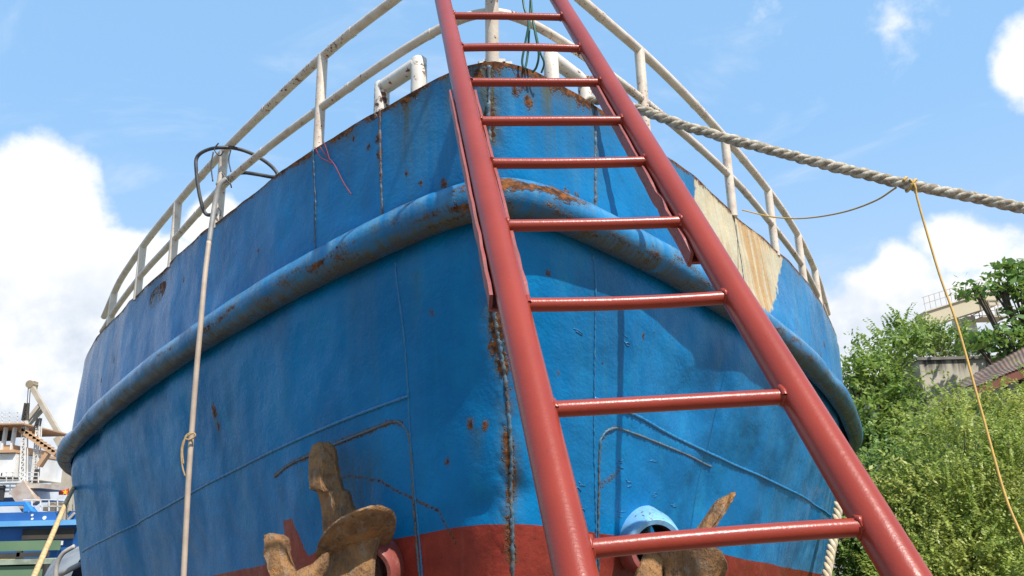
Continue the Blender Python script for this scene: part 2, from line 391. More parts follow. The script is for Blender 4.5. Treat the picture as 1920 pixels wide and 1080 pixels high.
def dents(a, v):
    h = Hm(v); big = fbm(a*1.15+31, h*1.3+7, 3, 2)-.5; mid = fbm(a*3.1+11, h*3.3+3, 9, 2)-.5
    k = np.clip(np.abs(a)/2.0, .30, 1.0)*np.where(a > 0, 1.25, .9)
    frame = np.cos(a*2*math.pi/.62)*.003*np.clip((np.abs(a)-.8)/.8, 0, 1)
    d = k*(.046*big+.020*mid)+frame
    d = d+.015*np.exp(-((a+.02-.05*np.clip(v-1, 0, 2))/.065)**2)*(fbm(a*38, h*30, 13, 2)-.45)      # pitted stem
    for (ca, cv, ra, rv, amp) in ((-6.1, .93, .35, .25, -.05), (1.9, 1.42, .42, .16, -.05), (2.9, 1.62, .55, .12, -.05), (2.4, 1.80, .35, .12, -.04), (3.9, 1.75, .4, .2, -.05), (-4.1, .16, .35, .2, -.035), (-3.6, 1.9, .5, .2, -.04), (-5.2, 1.75, .25, .4, -.05), (-.25, 1.55, .25, .12, -.022), (.12, 1.76, .10, .09, .022), (.13, 1.90, .09, .05, -.025), (-.12, 1.95, .1, .05, -.02)):
        d = d+amp*np.exp(-((a-ca)/ra)**2-((v-cv)/rv)**2)
    return d
def on(a, v, off=0.0):
    a, v = np.broadcast_arrays(np.asarray(a, float), np.asarray(v, float))
    inward = .05*np.exp(-((v-1)/.09)**2)
    return hp(a, v)+hn(a, v)*(dents(a, v)-inward+off)[..., None]

def dist_poly(A, H, poly):
    """distance of (A,H) to a polyline given in (a, v)"""
    best = np.full(A.shape, 9.0); q = [(p[0], float(Hm(np.float64(p[1])))) for p in poly]
    for (x0, y0), (x1, y1) in zip(q[:-1], q[1:]):
        dx, dy = x1-x0, y1-y0; L = dx*dx+dy*dy+1e-9; t = np.clip(((A-x0)*dx+(H-y0)*dy)/L, 0, 1)
        best = np.minimum(best, np.hypot(A-x0-t*dx, H-y0-t*dy))
    return best
def inside(A, H, poly):
    q = [(p[0], float(Hm(np.float64(p[1])))) for p in poly]; c = np.zeros(A.shape, bool)
    for (x0, y0), (x1, y1) in zip(q, q[1:]+q[:1]):
        cr = ((y0 > H) != (y1 > H)) & (A < (x1-x0)*(H-y0)/(y1-y0+1e-12)+x0); c ^= cr
    return c

SEAMS = {'sheer_plate': [[(-1.46, .0), (-1.43, .5), (-1.42, .93)], [(-.82, .0), (-.81, .5), (-.80, .88)], [(.75, .04), (.70, .5), (.66, .90)]],
         'shell': [[(-.72, 1.09), (-.66, 1.36), (-.64, 1.69), (-.60, 2.0), (-.55, 2.4)], [(.66, 1.08), (.68, 1.3), (.70, 1.54), (.74, 1.8), (.78, 2.0), (.85, 2.4)]]}
STEM = [(-.03, .03), (-.05, .5), (-.06, .9), (-.05, 1.1), (-.04, 1.34), (.02, 1.52), (.06, 1.7), (.08, 2.0), (.1, 2.4)]
KNL = [(-.64, 1.54), (-1.5, 1.555), (-2.62, 1.58), (-4.38, 1.62), (-6.96, 1.69)]
KNR = [(.70, 1.55), (1.18, 1.565), (1.9, 1.595), (3.58, 1.61), (6.22, 1.61)]
POCL = [(-2.12, 1.665), (-1.9, 1.642), (-1.58, 1.63), (-1.06, 1.615), (-.80, 1.608), (-.715, 1.622), (-.66, 1.66), (-.64, 1.73), (-.625, 1.99), (-.58, 2.3)]
POCR = [(.86, 2.25), (.80, 1.99), (.775, 1.73), (.80, 1.665), (.90, 1.63), (1.05, 1.626), (1.62, 1.635), (2.34, 1.65)]
ARCL = [(-1.35, 1.745), (-1.2, 1.75), (-.94, 1.79), (-.66, 1.87), (-.44, 1.93), (-.3, 2.05)]
ARCR = [(.80, 1.83), (.9, 1.80), (.98, 1.77)]
PRIMER = [(1.95, -.05), (2.5, -.05), (3.72, -.05), (3.55, .2), (3.40, .37), (3.22, .60), (3.0, .80), (2.84, .86), (2.54, .84), (2.50, .64), (2.24, .62), (1.80, .60), (1.86, .3)]
FLASH = [(-2.08, 1.84), (-1.92, 1.845), (-1.76, 2.02), (-1.60, 1.96), (-1.4, 2.3), (-2.02, 2.3)]
SPOTS = [(-.20, 1.68, .035), (-.10, 1.69, .03), (-.36, 1.78, .025), (-.04, 1.38, .05), (-.04, 1.45, .05), (.02, 1.52, .05), (-.02, 1.24, .04), (-.92, .24, .02), (-2.92, 1.31, .05), (-2.9, 1.38, .03),
         (-1.06, .11, .02), (.44, .83, .03), (.34, .85, .03), (.52, .80, .02), (.04, .95, .05), (-.34, .80, .03), (-.5, .72, .02), (-.82, .35, .035), (-.84, .22, .03), (.16, .12, .05), (.2, .25, .04), (.12, .2, .04), (-.1, .1, .05),
         (-.6, .6, .02), (.3, 1.2, .02), (1.15, 1.28, .02), (-.45, 1.3, .02), (.06, 1.83, .03), (.06, 1.9, .035), (.4, 1.5, .015), (4.6, .75, .05), (4.9, .5, .03), (-3.4, .3, .02), (-5.2, .5, .03), (-5.6, .6, .03), (-2.1, .55, .02)]
SEAMRUST = [(SEAMS['sheer_plate'][0], .34), (SEAMS['sheer_plate'][1], .42), (SEAMS['sheer_plate'][2], .48), (SEAMS['shell'][0], .16), (SEAMS['shell'][1], .20)]

def wear_fields(A, V):
    H = Hm(V); n1 = fbm(A*6, H*6, 21, 3); n2 = fbm(A*1.7+5, H*1.7, 33, 3)
    rust = np.zeros(A.shape)
    near = np.exp(-(np.abs(A)/1.3)**2)
    e = fbm(A*9, A*0+3.3, 41, 3)
    top = np.exp(-(H/.026)**1.2)*(.46+.50*e)+np.exp(-H/.12)*(.16+.62*near)*np.clip(e*2.2-.7, 0, 1)
    rust = np.maximum(rust, top)
    rust = np.maximum(rust, np.exp(-((H-.69)/.05)**2)*(.40+.35*near)*np.clip(n1*1.8-.3, 0, 1))
    for p, k in SEAMRUST: rust = np.maximum(rust, k*np.exp(-(dist_poly(A, H, p)/.022)**2)*(.5+n1))
    ds = dist_poly(A, H, STEM)
    rust = np.maximum(rust, (.54*np.exp(-(ds/.042)**2)+.26*np.exp(-(ds/.12)**2))*np.clip(n1*2.8-.75, .10, 1.1))
    for p, k, wd in ((POCL[:6], .74, .022), (POCL[5:], .34, .016), (POCR[:5], .50, .022), (POCR[4:], .40, .014), (ARCL, .62, .015), (ARCR, .60, .025), (KNR, .14, .02)):
        rust = np.maximum(rust, k*np.exp(-(dist_poly(A, H, p)/wd)**2)*(.62+.6*n1))
    for (a, v, r) in SPOTS: rust = np.maximum(rust, .78*np.exp(-(((A-a)/r)**2+((H-float(Hm(np.float64(v))))/(r*1.3))**2)))
    prim = inside(A, H, PRIMER); dp = dist_poly(A, H, PRIMER+PRIMER[:1]); pr = .5+np.where(prim, 1, -1)*np.clip(dp/.11, 0, 1)*.5
    line = 1.995+.006*(fbm(A*3, A*0, 55, 2)-.5); d = (V-line)*1.64
    boot = .5+np.clip(d/.03, -1, 1)*.5
    fl = inside(A, H, FLASH); boot = np.where(fl, 1.0, boot)
    # runs below the top edge, below strake rust and the seams
    run = (.85*near+.18)*np.exp(-H/.26)*np.clip(fbm(A*9, A*0+1, 61, 3)*2.3-.75, 0, 1)
    run = run+.95*np.exp(-(ds/.075)**2)*np.clip(n1*1.9-.25, 0, 1)+.35*np.clip(fbm(A*5, A*0+7, 66, 3)*2.4-1.25, 0, 1)*np.exp(-np.clip(H-.72, 0, 9)/.9)*(H > .72)
    for (a, v, ln, k) in ((-2.92, 1.31, .5, .5), (-.16, 1.7, .22, .5), (-1.5, 1.66, .4, .55), (-1.75, 1.66, .3, .4), (-2.05, 1.7, .35, .3), (-.55, 1.15, .3, .3), (.35, .0, .5, .5), (-.45, .0, .4, .6), (-.62, .0, .5, .5), (.72, .0, .6, .4)):
        h0 = float(Hm(np.float64(v))); t = (H-h0)/ln; run = run+k*np.exp(-((A-a)/.05)**2)*np.where((t > 0) & (t < 1), 1-t, 0)
    run = run+.55*np.exp(-(((A+1.15)/.28)**2+((V-1.75)/.12)**2))          # darker patch on the plating beside the port anchor
    fade = np.clip((-A-4.2)/2.6, 0, 1)*.32*np.clip(n2*1.9-.45, 0, 1)+np.clip((A-3.0)/3.0, 0, 1)*.7*np.clip(n2*1.8-.3, 0, 1)
    fade = fade+.60*near*np.exp(-((H-.3)/.3)**2)*np.clip(n2*2-.7, 0, 1)
    fade = fade+np.clip(V-1.7, 0, 1)*.4*np.clip(np.abs(A)-3.2, 0, 1)
    pr2 = np.exp(-(((A-2.95)/.30)**2))*np.where(prim, 1, 0)+.4*np.exp(-H/.08)
    return np.stack([rust, pr, boot, np.ones_like(A)], -1), np.stack([np.clip(run, 0, 1), np.clip(fade, 0, 1), np.clip(pr2, 0, 1), np.ones_like(A)], -1)

def set_attrs(me, A, V, H=None):
    w1, w2_ = wear_fields(A, V)
    for nm, w_ in (('wear', w1), ('wear2', w2_)):
        at_ = me.color_attributes.new(nm, 'FLOAT_COLOR', 'POINT'); at_.data.foreach_set('color', w_.reshape(-1).astype(np.float32))
    uvl = me.uv_layers.new(name='hull_uv'); li = np.empty(len(me.loops), np.int32); me.loops.foreach_get('vertex_index', li)
    uv = np.stack([A.reshape(-1), (Hm(V) if H is None else H).reshape(-1)], -1)[li]; uvl.data.foreach_set('uv', uv.reshape(-1).astype(np.float32))

ship = thing('ship', 'big blue steel ship seen from the bow, with white pipe railing and rusty seams', 'ship', (0, 4.0, GZ))
acol = np.concatenate([np.arange(-16.2, -7.5, .25), np.arange(-7.5, 7.5, .018), np.arange(7.5, 16.1, .25)])
def shell(name, vrows, edge=False):
    A, V = np.meshgrid(acol, vrows); P = on(A, V)
    if edge:
        wob = .010*(fbm(acol*4, acol*0, 71, 3)-.5)*2
        P[0, :, 2] += wob
        nn = hn(acol, acol*0); in1 = P[0]-nn*.014; in2 = on(acol, acol*0+.55)-nn*.014; P = np.concatenate([in2[None], in1[None], P])
        A = np.concatenate([A[:1], A[:1], A]); V = np.concatenate([V[:1]*0+.55, V[:1]*0, V])
    b = MB(); b.grid(P); o = b.build(name, HULL, ship, smooth=True, angle=40); set_attrs(o.data, A, V); return o
shell('bulwark', np.linspace(0, 1, 36), True)
shell('shell_plating', np.concatenate([np.linspace(1, 2.12, 100), np.linspace(2.14, 3, 24)]))
# rubbing strake: a half-round pipe welded round the bow
fa = np.concatenate([np.arange(-16.2, -7.5, .25), np.arange(-7.5, 7.5, .02), np.arange(7.5, 16.1, .25)])
def strake():
    cen = hp(fa, fa*0+1.0)+hn(fa, fa*0+.9)*.022; k = len(fa); t = np.gradient(cen, axis=0); t /= np.linalg.norm(t, axis=1)[:, None]
    out = hn(fa, fa*0+.9); out = out-t*(out*t).sum(1)[:, None]; out /= np.linalg.norm(out, axis=1)[:, None]; upv = np.cross(t, out); upv *= np.sign(upv[:, 2:3])
    th = np.linspace(-2.1, 2.1, 26); r = .104*np.ones((k, 26))
    AA, TT = np.meshgrid(fa, th, indexing='ij')
    r += .012*(fbm(AA*2.2, TT*1.1+5, 81, 3)-.5)
    r -= .07*np.exp(-((AA+6.0)/.32)**2-((TT-.75)/.55)**2)+.03*np.exp(-((AA-4.4)/.3)**2-((TT-.3)/.6)**2)
    P = cen[:, None]+r[..., None]*(np.cos(th)[None, :, None]*out[:, None]+np.sin(th)[None, :, None]*upv[:, None])
    b = MB(); b.grid(P); o = b.build('rubbing_strake', HULL, ship, smooth=True); me = o.data
    n1 = fbm(AA*7, TT*2, 91, 3); near = np.exp(-(np.abs(AA)/2.2)**2)
    n3 = fbm(AA*5, TT*3, 95, 3)
    rust = (.16+.27*near)*np.clip(n1*1.9-.4, 0, 1)+.55*np.exp(-((TT-1.75)/.35)**2)*np.clip(n1*2-.4, 0, 1)+.46*np.exp(-((TT+.3)/.55)**2)*np.clip(n3*2.2-.75, 0, 1)
    rust = rust+.55*np.exp(-((AA-.12)/.22)**2-((TT-.5)/.6)**2)*n1*1.5+.35*np.exp(-((AA-3.1)/.4)**2)*n1
    run = np.clip(.95*np.exp(-((TT+1.2)/.85)**2)*np.clip(n3*1.3+.3, 0, 1)+.35*np.clip(n1*1.8-.7, 0, 1), 0, 1); fade = .85*np.exp(-((TT-.55)/.75)**2)*np.clip(n3*1.2+.1, 0, 1)
    one = np.ones_like(AA); z = 0*AA
    pr = .35*np.exp(-((AA-.3)/.22)**2-((TT-.6)/.5)**2)
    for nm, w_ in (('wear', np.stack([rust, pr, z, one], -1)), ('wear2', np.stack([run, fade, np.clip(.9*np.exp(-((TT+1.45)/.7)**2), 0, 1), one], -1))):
        q = me.color_attributes.new(nm, 'FLOAT_COLOR', 'POINT'); q.data.foreach_set('color', w_.reshape(-1).astype(np.float32))
    uvl = me.uv_layers.new(name='hull_uv'); li = np.empty(len(me.loops), np.int32); me.loops.foreach_get('vertex_index', li)
    uvl.data.foreach_set('uv', np.stack([AA.reshape(-1), TT.reshape(-1)*.104+9], -1)[li].reshape(-1).astype(np.float32))
strake()
# weld beads standing proud of the plates
def bead(poly, r, mat, name='weld_seam', bump=.35, off=0.0, seed=0):
    q = np.array(poly, float); d = np.r_[0, np.cumsum(np.hypot(np.diff(q[:, 0]), np.diff(Hm(q[:, 1]))))]; n = int(d[-1]/.012)+4
    sp = spline(np.c_[q], 400); ds = np.r_[0, np.cumsum(np.hypot(np.diff(sp[:, 0]), np.diff(Hm(sp[:, 1]))))]; u = np.linspace(0, ds[-1], n)
    a = np.interp(u, ds, sp[:, 0]); v = np.interp(u, ds, sp[:, 1])
    rg = np.random.default_rng(seed+n); rr = r*(1+bump*rg.uniform(-1, 1, n)); a = a+rg.normal(0, r*.25, n)
    b = MB(); b.tube(on(a, v, off), rr, 6); return b.build(name, mat, ship, smooth=True)
for k, p in enumerate(SEAMS['sheer_plate']): bead(p, .0085, WELD_RUST if k else WELD_DARK, seed=k)
for k, p in enumerate(SEAMS['shell']): bead(p, .006, WELD, seed=9+k)
bead(STEM[:3], .011, WELD_RUST, 'stem_weld', .3, -.003, 20); bead(STEM[3:], .011, WELD_RUST, 'stem_weld', .3, -.003, 23)
bead([(2.62, .03), (2.60, .35), (2.58, .78)], .004, WELD_DARK, seed=4)
bead(KNL, .011, WELD, 'knuckle_weld', .25, seed=30); bead(KNR, .011, WELD, 'knuckle_weld', .25, seed=31)
bead(POCL, .008, WELD_RUST, 'doubler_weld', .35, seed=32); bead(POCR, .008, WELD_RUST, 'doubler_weld', .35, seed=33)
# old weld scars on the plates by the starboard hawse pipe
for k, (a, v) in enumerate(((1.10, 1.80), (1.45, 1.82), (1.72, 1.85), (1.02, 1.93), (1.0, 1.74), (.55, 1.36), (.95, 1.32), (1.4, 1.7), (.62, 1.92), (.64, 1.84))):
    b = MB(); rg = np.random.default_rng(k)
    for j in range(3):
        aa = a+rg.normal(0, .022); vv = v+rg.normal(0, .010); q = np.array([[aa-.025, vv+rg.normal(0, .004)], [aa, vv], [aa+.025, vv+rg.normal(0, .004)]])
        b.tube(on(q[:, 0], q[:, 1]), .0026+.0015*rg.random(), 5)
    b.build('weld_scar', WELD, ship, smooth=True)
# deck behind the bulwark
DECK = simple('deck_paint', (0.10, 0.20, 0.16), (0.16, 0.12, 0.08), 3, .7)
b = MB(); ia = np.arange(0.0, 15.8, .3); L = on(-ia, ia*0+.6, -.02); Rr = on(ia, ia*0+.6, -.02); b.grid(np.stack([L, (L+Rr)/2+[0, 0, .04], Rr], 1)); b.build('deck', DECK, ship)

# railing
HA = [0, 1.4, 2.8, 3.75, 4.7, 5.6, 6.05]; HT = [.70, .67, .60, .545, .48, .39, .20]; HM = [.335, .30, .30, .22, .19, .12, .05]
def rail_pt(a, h, inn=.03): return hp(a, np.asarray(a)*0.0)-hn(a, np.asarray(a)*0.0+.3)*inn+np.stack([0*np.asarray(a), 0*np.asarray(a), np.asarray(h)], -1)
ra = np.arange(-6.1, 6.101, .05)
def wobble(a, s_): return .012*(fbm(a*.9, a*0, s_, 2)-.5)*2
for nm, hh, r_ in (('top_rail', HT, .030), ('mid_rail', HM, .026)):
    h = np.interp(np.abs(ra), HA, HT if nm == 'top_rail' else HM); pts = rail_pt(ra, h+wobble(ra, 5 if nm == 'top_rail' else 6))
    if nm == 'top_rail': pts[:, 1] -= .10*np.exp(-(ra/.5)**2)
    for i in range(3): pts[:, i] = gsm(pts[:, i], 3)
    b = MB(); b.tube(pts, r_, 12)
    for a in (-3.3, -2.2, -1.15, -.45, .9, 2.1, 3.0):           # socket joints
        i = int(np.abs(ra-a).argmin()); b.tube([pts[i]-(pts[i+1]-pts[i])*.35, pts[i]+(pts[i+1]-pts[i])*.35], r_*1.09, 12)
    b.build(nm, WHITE_PIPE, ship, smooth=True, angle=50)
for a in (-5.72, -4.74, -3.80, -2.86, -1.46, 0.0, 1.33, 2.62, 3.58, 4.52, 5.3):
    h = float(np.interp(abs(a), HA, HT)); p0 = rail_pt(np.float64(a), -.03); p1 = rail_pt(np.float64(a), h)
    if a == 0.0: p1 = p1-np.array([0, .10, 0]); p0 = p0+np.array([-.01, .04, 0])
    b = MB(); b.tube([p0, p0*.5+p1*.5, p1], .033 if a else .036, 14)
    if a == -2.86: b.tube([p0*.45+p1*.55, p0*.43+p1*.57], .040, 14)
    b.build('rail_post', WHITE_PIPE, ship, smooth=True, angle=50)
b = MB(); p0 = rail_pt(np.float64(0.0), .0)
for sx, sz in ((-.06, .035), (-.03, .05), (.035, .05), (.07, .03)): b.box(p0+np.array([sx, .03, sz*.35]), (.05, .03, sz))
b.build('post_bracket', WHITE_BITT, ship)

# pipe fairlead frames either side of the bow
def frame(a0, h0, a1, h1, r_):
    f = MB(); p0, p1 = rail_pt(np.float64(a0), -.04, .05), rail_pt(np.float64(a1), -.04, .05); t0, t1 = p0+[0, 0, h0+.04], p1+[0, 0, h1+.04]
    d = (t1-t0)/np.linalg.norm(t1-t0)
    f.tube([t0+d*r_*.35-np.array([0, 0, r_*.85]), t1-d*r_*.35-np.array([0, 0, r_*.85])], r_*.98, 16); root = f.build('fairlead_frame', WHITE_BITT, ship, smooth=True, angle=50)
    for p, t in ((p0, t0), (p1, t1)):
        q = MB(); q.tube([p, p*.5+t*.5, t-np.array([0, 0, .012]), t], [r_, r_, r_*.97, r_*.70], 16); q.build('fairlead_post', WHITE_BITT, root, smooth=True, angle=50)
frame(-.86, .205, -.55, .225, .045)
frame(.44, .225, .73, .19, .042)

# hawse pipes
def hawse(base, lip, R0, R1, R2, red=False):
    base, lip = np.asarray(base), np.asarray(lip); d = lip-base; d /= np.linalg.norm(d); a = np.cross(d, (0, 0, 1)); a /= np.linalg.norm(a); c = np.cross(a, d)
    prof = [(-.15, R0*1.02), (0, R0), (.5, R0*.97), (.85, R1*1.06), (1.0, R1), (1.05, R1*.93), (1.03, R2*1.08), (.95, R2), (-.3, R2*.95)]; L = np.linalg.norm(lip-base)
    th = np.linspace(0, 2*math.pi, 40, endpoint=False)
    rows = np.array([base+d*(t*L)+r_*(np.cos(th)[:, None]*a+np.sin(th)[:, None]*c) for t, r_ in prof])
    b = MB(); b.grid(rows, closed_v=True); top = b.build('hawse_pipe', HAWSE, ship, smooth=True, angle=40)
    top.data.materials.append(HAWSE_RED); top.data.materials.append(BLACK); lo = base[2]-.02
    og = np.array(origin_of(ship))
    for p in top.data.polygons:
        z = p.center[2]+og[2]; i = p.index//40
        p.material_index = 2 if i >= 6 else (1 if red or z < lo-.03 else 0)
hawse(at(1203, 1012, 5.16), at(1230, 1026, 4.93), .200, .165, .118)
hawse(at(705, 1058, 4.86), at(686, 1076, 4.66), .185, .150, .110, True)

# ------------------------------------------------------------------ anchors
def PXM(Y): return Y/F
RIDGE = [(-1, .35), (-.86, -.25), (-.05, -1.0), (.16, -1.0), (.92, -.30), (1, .30), (.6, .8), (-.6, .8)]
SLAB = [(-1, .7), (-1, -.55), (-.82, -.9), (.45, -1.0), (.9, -.6), (1, .6), (.8, .9), (-.8, .9)]
def prof_loft(b, secs, Y, prof, rough=.003, sub=4, seed=0):
    q = spline(np.array(secs, float), (len(secs)-1)*sub+1); pr = np.array(prof); rg = np.random.default_rng(seed); rows = []
    m_ = []                                            # three points per profile side so that the edges can be chipped
    for i in range(len(pr)):
        for u in (0, .33, .67): m_.append(pr[i]*(1-u)+pr[(i+1) % len(pr)]*u)
    m_ = np.array(m_)
    for (x, y, hw, hd, lean, dy) in q:
        c = at(x, y, Y+dy); k = (Y+dy)/F*1.03; ax = max(hw, 2)*k*rt+lean*k*up; ay = np.array([0, 1, .1])*max(hd, .01)
        rows.append(c+m_[:, 0:1]*ax+m_[:, 1:2]*ay)
    rows = np.array(rows); rows = rows+rg.normal(0, rough, rows.shape); n = rows.shape[1]
    o = b.grid(rows, closed_v=True); b.f.append(tuple(o+j for j in range(n))[::-1]); e = o+(len(rows)-1)*n; b.f.append(tuple(e+j for j in range(n)))
def px_loft(b, secs, Y, n=20, e=2.0, rough=.003, sub=4):
    """sections: (px, py, half width px, half depth m, lean px, dY)"""
    q = np.array(secs, float); q = spline(q, (len(q)-1)*sub+1); out = []
    for (x, y, hw, hd, lean, dy) in q:
        c = at(x, y, Y+dy); k = (Y+dy)/F*1.03; ax = hw*k*rt+lean*k*up; out.append((c, ax, np.array([0, 1, .1])*hd))
    b.loft(out, n, e, rough)
def anchorL():
    t = thing('anchor', 'brown rusted anchor on the shaded port bow, two flukes pointing up above a wide crown', 'anchor', at(650, 1180, 4.7), 'rusty anchors at the bow')
    b = MB(); prof_loft(b, [(606, 829, 9, .02, 0, .06), (605, 835, 19, .045, 0, .05), (605, 850, 25, .06, 0, .04), (606, 880, 28, .075, 0, .02), (611, 915, 31, .085, 0, .0), (624, 922, 30, .085, 0, .0), (630, 945, 29, .09, 2, 0), (638, 975, 34, .09, 4, 0), (645, 1005, 38, .09, 6, 0)], 4.74, RIDGE, sub=5, rough=.0022)
    f = b.build('fluke', IRON, t, smooth=True, angle=24)
    b = MB(); prof_loft(b, [(520, 1003, 10, .03, -2, 0), (520, 1009, 19, .055, -4, 0), (521, 1045, 21, .065, -5, 0), (538, 1085, 26, .07, -8, 0), (575, 1150, 36, .08, -12, 0)], 4.66, SLAB, sub=5, rough=.0022, seed=2)
    b.build('fluke', IRON, t, smooth=True, angle=24)
    # crown: flared palm seen from below, narrowing into the body
    b = MB(); Y = 4.58; k = Y/F
    def sec(px, py, hw, lift, dep, dz): c = at(px, py, Y); return (c, hw*k*rt+lift*k*up, np.array([.02, -dep, dz]))
    b.loft([sec(671, 1008, 30, 13, .08, .055), sec(670, 1006, 66, 28, .195, .125), sec(669, 1009, 71, 30, .205, .132), sec(668, 1013, 71, 30, .205, .132), sec(667, 1016, 67, 28, .195, .125), sec(664, 1022, 40, 16, .10, .06)], 44, 2.15, .0022)
    Y = 4.66; k = Y/F
    b.loft([sec(664, 1012, 50, 16, .09, .05), sec(662, 1036, 48, 13, .09, .05), sec(657, 1062, 45, 8, .09, .03), sec(652, 1095, 47, 2, .11, .0), sec(648, 1150, 62, 0, .11, 0), sec(645, 1200, 66, 0, .10, 0)], 20, 3.2, .003)
    b.build('crown', IRON, t, smooth=True, angle=40)
    b = MB(); prof_loft(b, [(614, 1036, 6, .02, 0, 0), (600, 1062, 13, .03, -6, 0), (572, 1092, 20, .05, -14, 0), (560, 1140, 34, .06, -10, 0)], 4.50, RIDGE, rough=.002, seed=3)
    b.build('arm', IRON, t, smooth=True, angle=35)
    b = MB(); px_loft(b, [(690, 1058, 14, .04, 0, .12), (660, 1120, 18, .05, 0, .0), (640, 1190, 22, .05, 0, -.05)], 4.62, e=3.2)
    b.build('shank', IRON, t, smooth=True, angle=35)
def anchorR():
    t = thing('anchor', 'orange brown anchor in the sunlit starboard hawse pipe, behind the lowest visible ladder rung', 'anchor', at(1290, 1180, 5.1), 'rusty anchors at the bow')
    b = MB(); prof_loft(b, [(1362, 929, 10, .02, 5, .05), (1359, 934, 19, .045, 10, .05), (1351, 950, 22, .055, 13, .04), (1333, 978, 25, .065, 15, .02), (1312, 1005, 28, .07, 17, .0), (1290, 1035, 30, .07, 18, 0), (1275, 1060, 32, .07, 18, 0)], 5.18, [(-1, .5), (-.9, -.7), (-.3, -1.0), (.25, -.9), (.35, -.6), (1, -.1), (.95, .7), (-.7, .8)], sub=5, rough=.002, seed=5)
    b.build('fluke', IRON, t, smooth=True, angle=24)
    b = MB(); Y = 4.98; k = Y/F
    def sec(px, py, hw, lift, dep, dz): c = at(px, py, Y); return (c, hw*k*rt+lift*k*up, np.array([.02, -dep, dz]))
    b.loft([sec(1294, 1042, 30, -12, .08, .05), sec(1294, 1043, 60, -22, .15, .10), sec(1294, 1047, 65, -24, .16, .105), sec(1293, 1051, 65, -24, .16, .105), sec(1290, 1058, 58, -18, .14, .08), sec(1286, 1085, 50, -6, .12, .03), sec(1280, 1120, 48, 0, .11, 0), sec(1275, 1190, 60, 0, .10, 0)], 28, 2.3, .004)
    b.build('crown', IRON, t, smooth=True, angle=40)
    b = MB(); px_loft(b, [(1240, 1000, 14, .04, 0, .12), (1224, 1050, 20, .045, 0, .0), (1208, 1110, 24, .05, 0, -.04), (1200, 1180, 26, .05, 0, -.04)], 4.94, e=3.4)
    b.build('shank', IRON, t, smooth=True, angle=35)
anchorL(); anchorR()

# ------------------------------------------------------------------ red ladder leaning on the bow
CW = lambda c: np.asarray(c)[..., 0:1]*rt+np.asarray(c)[..., 1:2]*up+np.asarray(c)[..., 2:3]*fw
LP0, LD, LR = (CW(np.array(q)) for q in ((.30444, -.35544, 1.16825), (-.0392354, .1663477, .229852), (.395607, .0132803, .0576050)))
ladder = thing('ladder', 'glossy red steel pipe ladder leaning up against the bow, closest thing to the camera', 'ladder', LP0+LD*-6.9)
RW = .455/.40
lo_k, hi_k = -6.9, 14.2
for sd in (-1, 1):
    ks = np.linspace(lo_k, hi_k, 90); base = LP0+ks[:, None]*LD+sd*LR/2*RW
    rg = np.random.default_rng(3+sd); jit = np.stack([fbm(ks*.5, ks*0, 12+sd*3+i, 2)-.5 for i in range(3)], -1)*.004
    b = MB(); b.tube(base+jit, .0305, 28); b.build('rail', LADDER, ladder, smooth=True, angle=60)
KS = [-6, -5, -4, -3, -2, -1, .013, .978, 1.987, 3.011, 4.061, 4.938, 5.924, 6.974, 8.14, 9.2, 10.2, 11.2, 12.2, 13.2]
for i, k in enumerate(KS):
    c = LP0+k*LD; rg = np.random.default_rng(i)
    u = np.linspace(-.5, .5, 15); pts = c+u[:, None]*LR*1.0
    sag = np.zeros((15, 3)); sag[:, 2] = rg.normal(0, .0022)*(1-(2*u)**2)-.001
    b = MB(); b.tube(pts+sag, .0132 if k > 5 else .0138, 18)
    for sd in (-1, 1):                                          # lumpy fillet welds at both ends
        e0 = c+sd*LR*.5; ax = LR/np.linalg.norm(LR); th = np.linspace(0, 2*math.pi, 15); a_ = np.cross(ax, (0, 0, 1)); a_ /= np.linalg.norm(a_); c_ = np.cross(a_, ax)
        ring = e0+sd*ax*-.001+.0138*(np.cos(th)[:, None]*a_+np.sin(th)[:, None]*c_)
        b.tube(ring, .0042*(1+.75*rg.uniform(-1, 1, 15)), 6, caps=False)
    b.build('rung', RUNG, ladder, smooth=True, angle=60)
NB = np.cross(LD, LR); NB /= np.linalg.norm(NB); NB *= np.sign(NB[1]); UX = LR/np.linalg.norm(LR)
def channel(sd, k0, k1, wdt, ragged):
    """U-channel welded behind a rail over the splice"""
    b = MB(); base = lambda k: LP0+k*LD+sd*LR/2*RW
    n = 24; ks = np.linspace(k0, k1, n); rg = np.random.default_rng(5+sd)
    LDn = LD/np.linalg.norm(LD)
    for (o1, o2) in (((-wdt/2, .004), (-wdt/2, .040)), ((wdt/2, .004), (wdt/2, .040)), ((-wdt/2, .040), (wdt/2, .040))):
        rows = []
        for j, k in enumerate(ks):
            p = base(k); jj = rg.normal(0, .0022*ragged, 3) if j < 8 else rg.normal(0, .0005, 3)
            q1, q2 = p+UX*o1[0]+NB*o1[1]+jj, p+UX*o2[0]+NB*o2[1]+jj
            tdir = (q2-q1)/np.linalg.norm(q2-q1); nrm = np.cross(tdir, LDn); h = .0035
            rows.append([q1-nrm*h, q2-nrm*h, q2+nrm*h, q1+nrm*h])
        o = b.grid(np.array(rows), closed_v=True); b.f.append((o, o+3, o+2, o+1)); e = o+(n-1)*4; b.f.append((e, e+1, e+2, e+3))
    b.build('splice_channel', SPLICE, ladder)
channel(-1, 2.12, 5.75, .073, .4); channel(1, 2.62, 6.15, .073, 1.2)

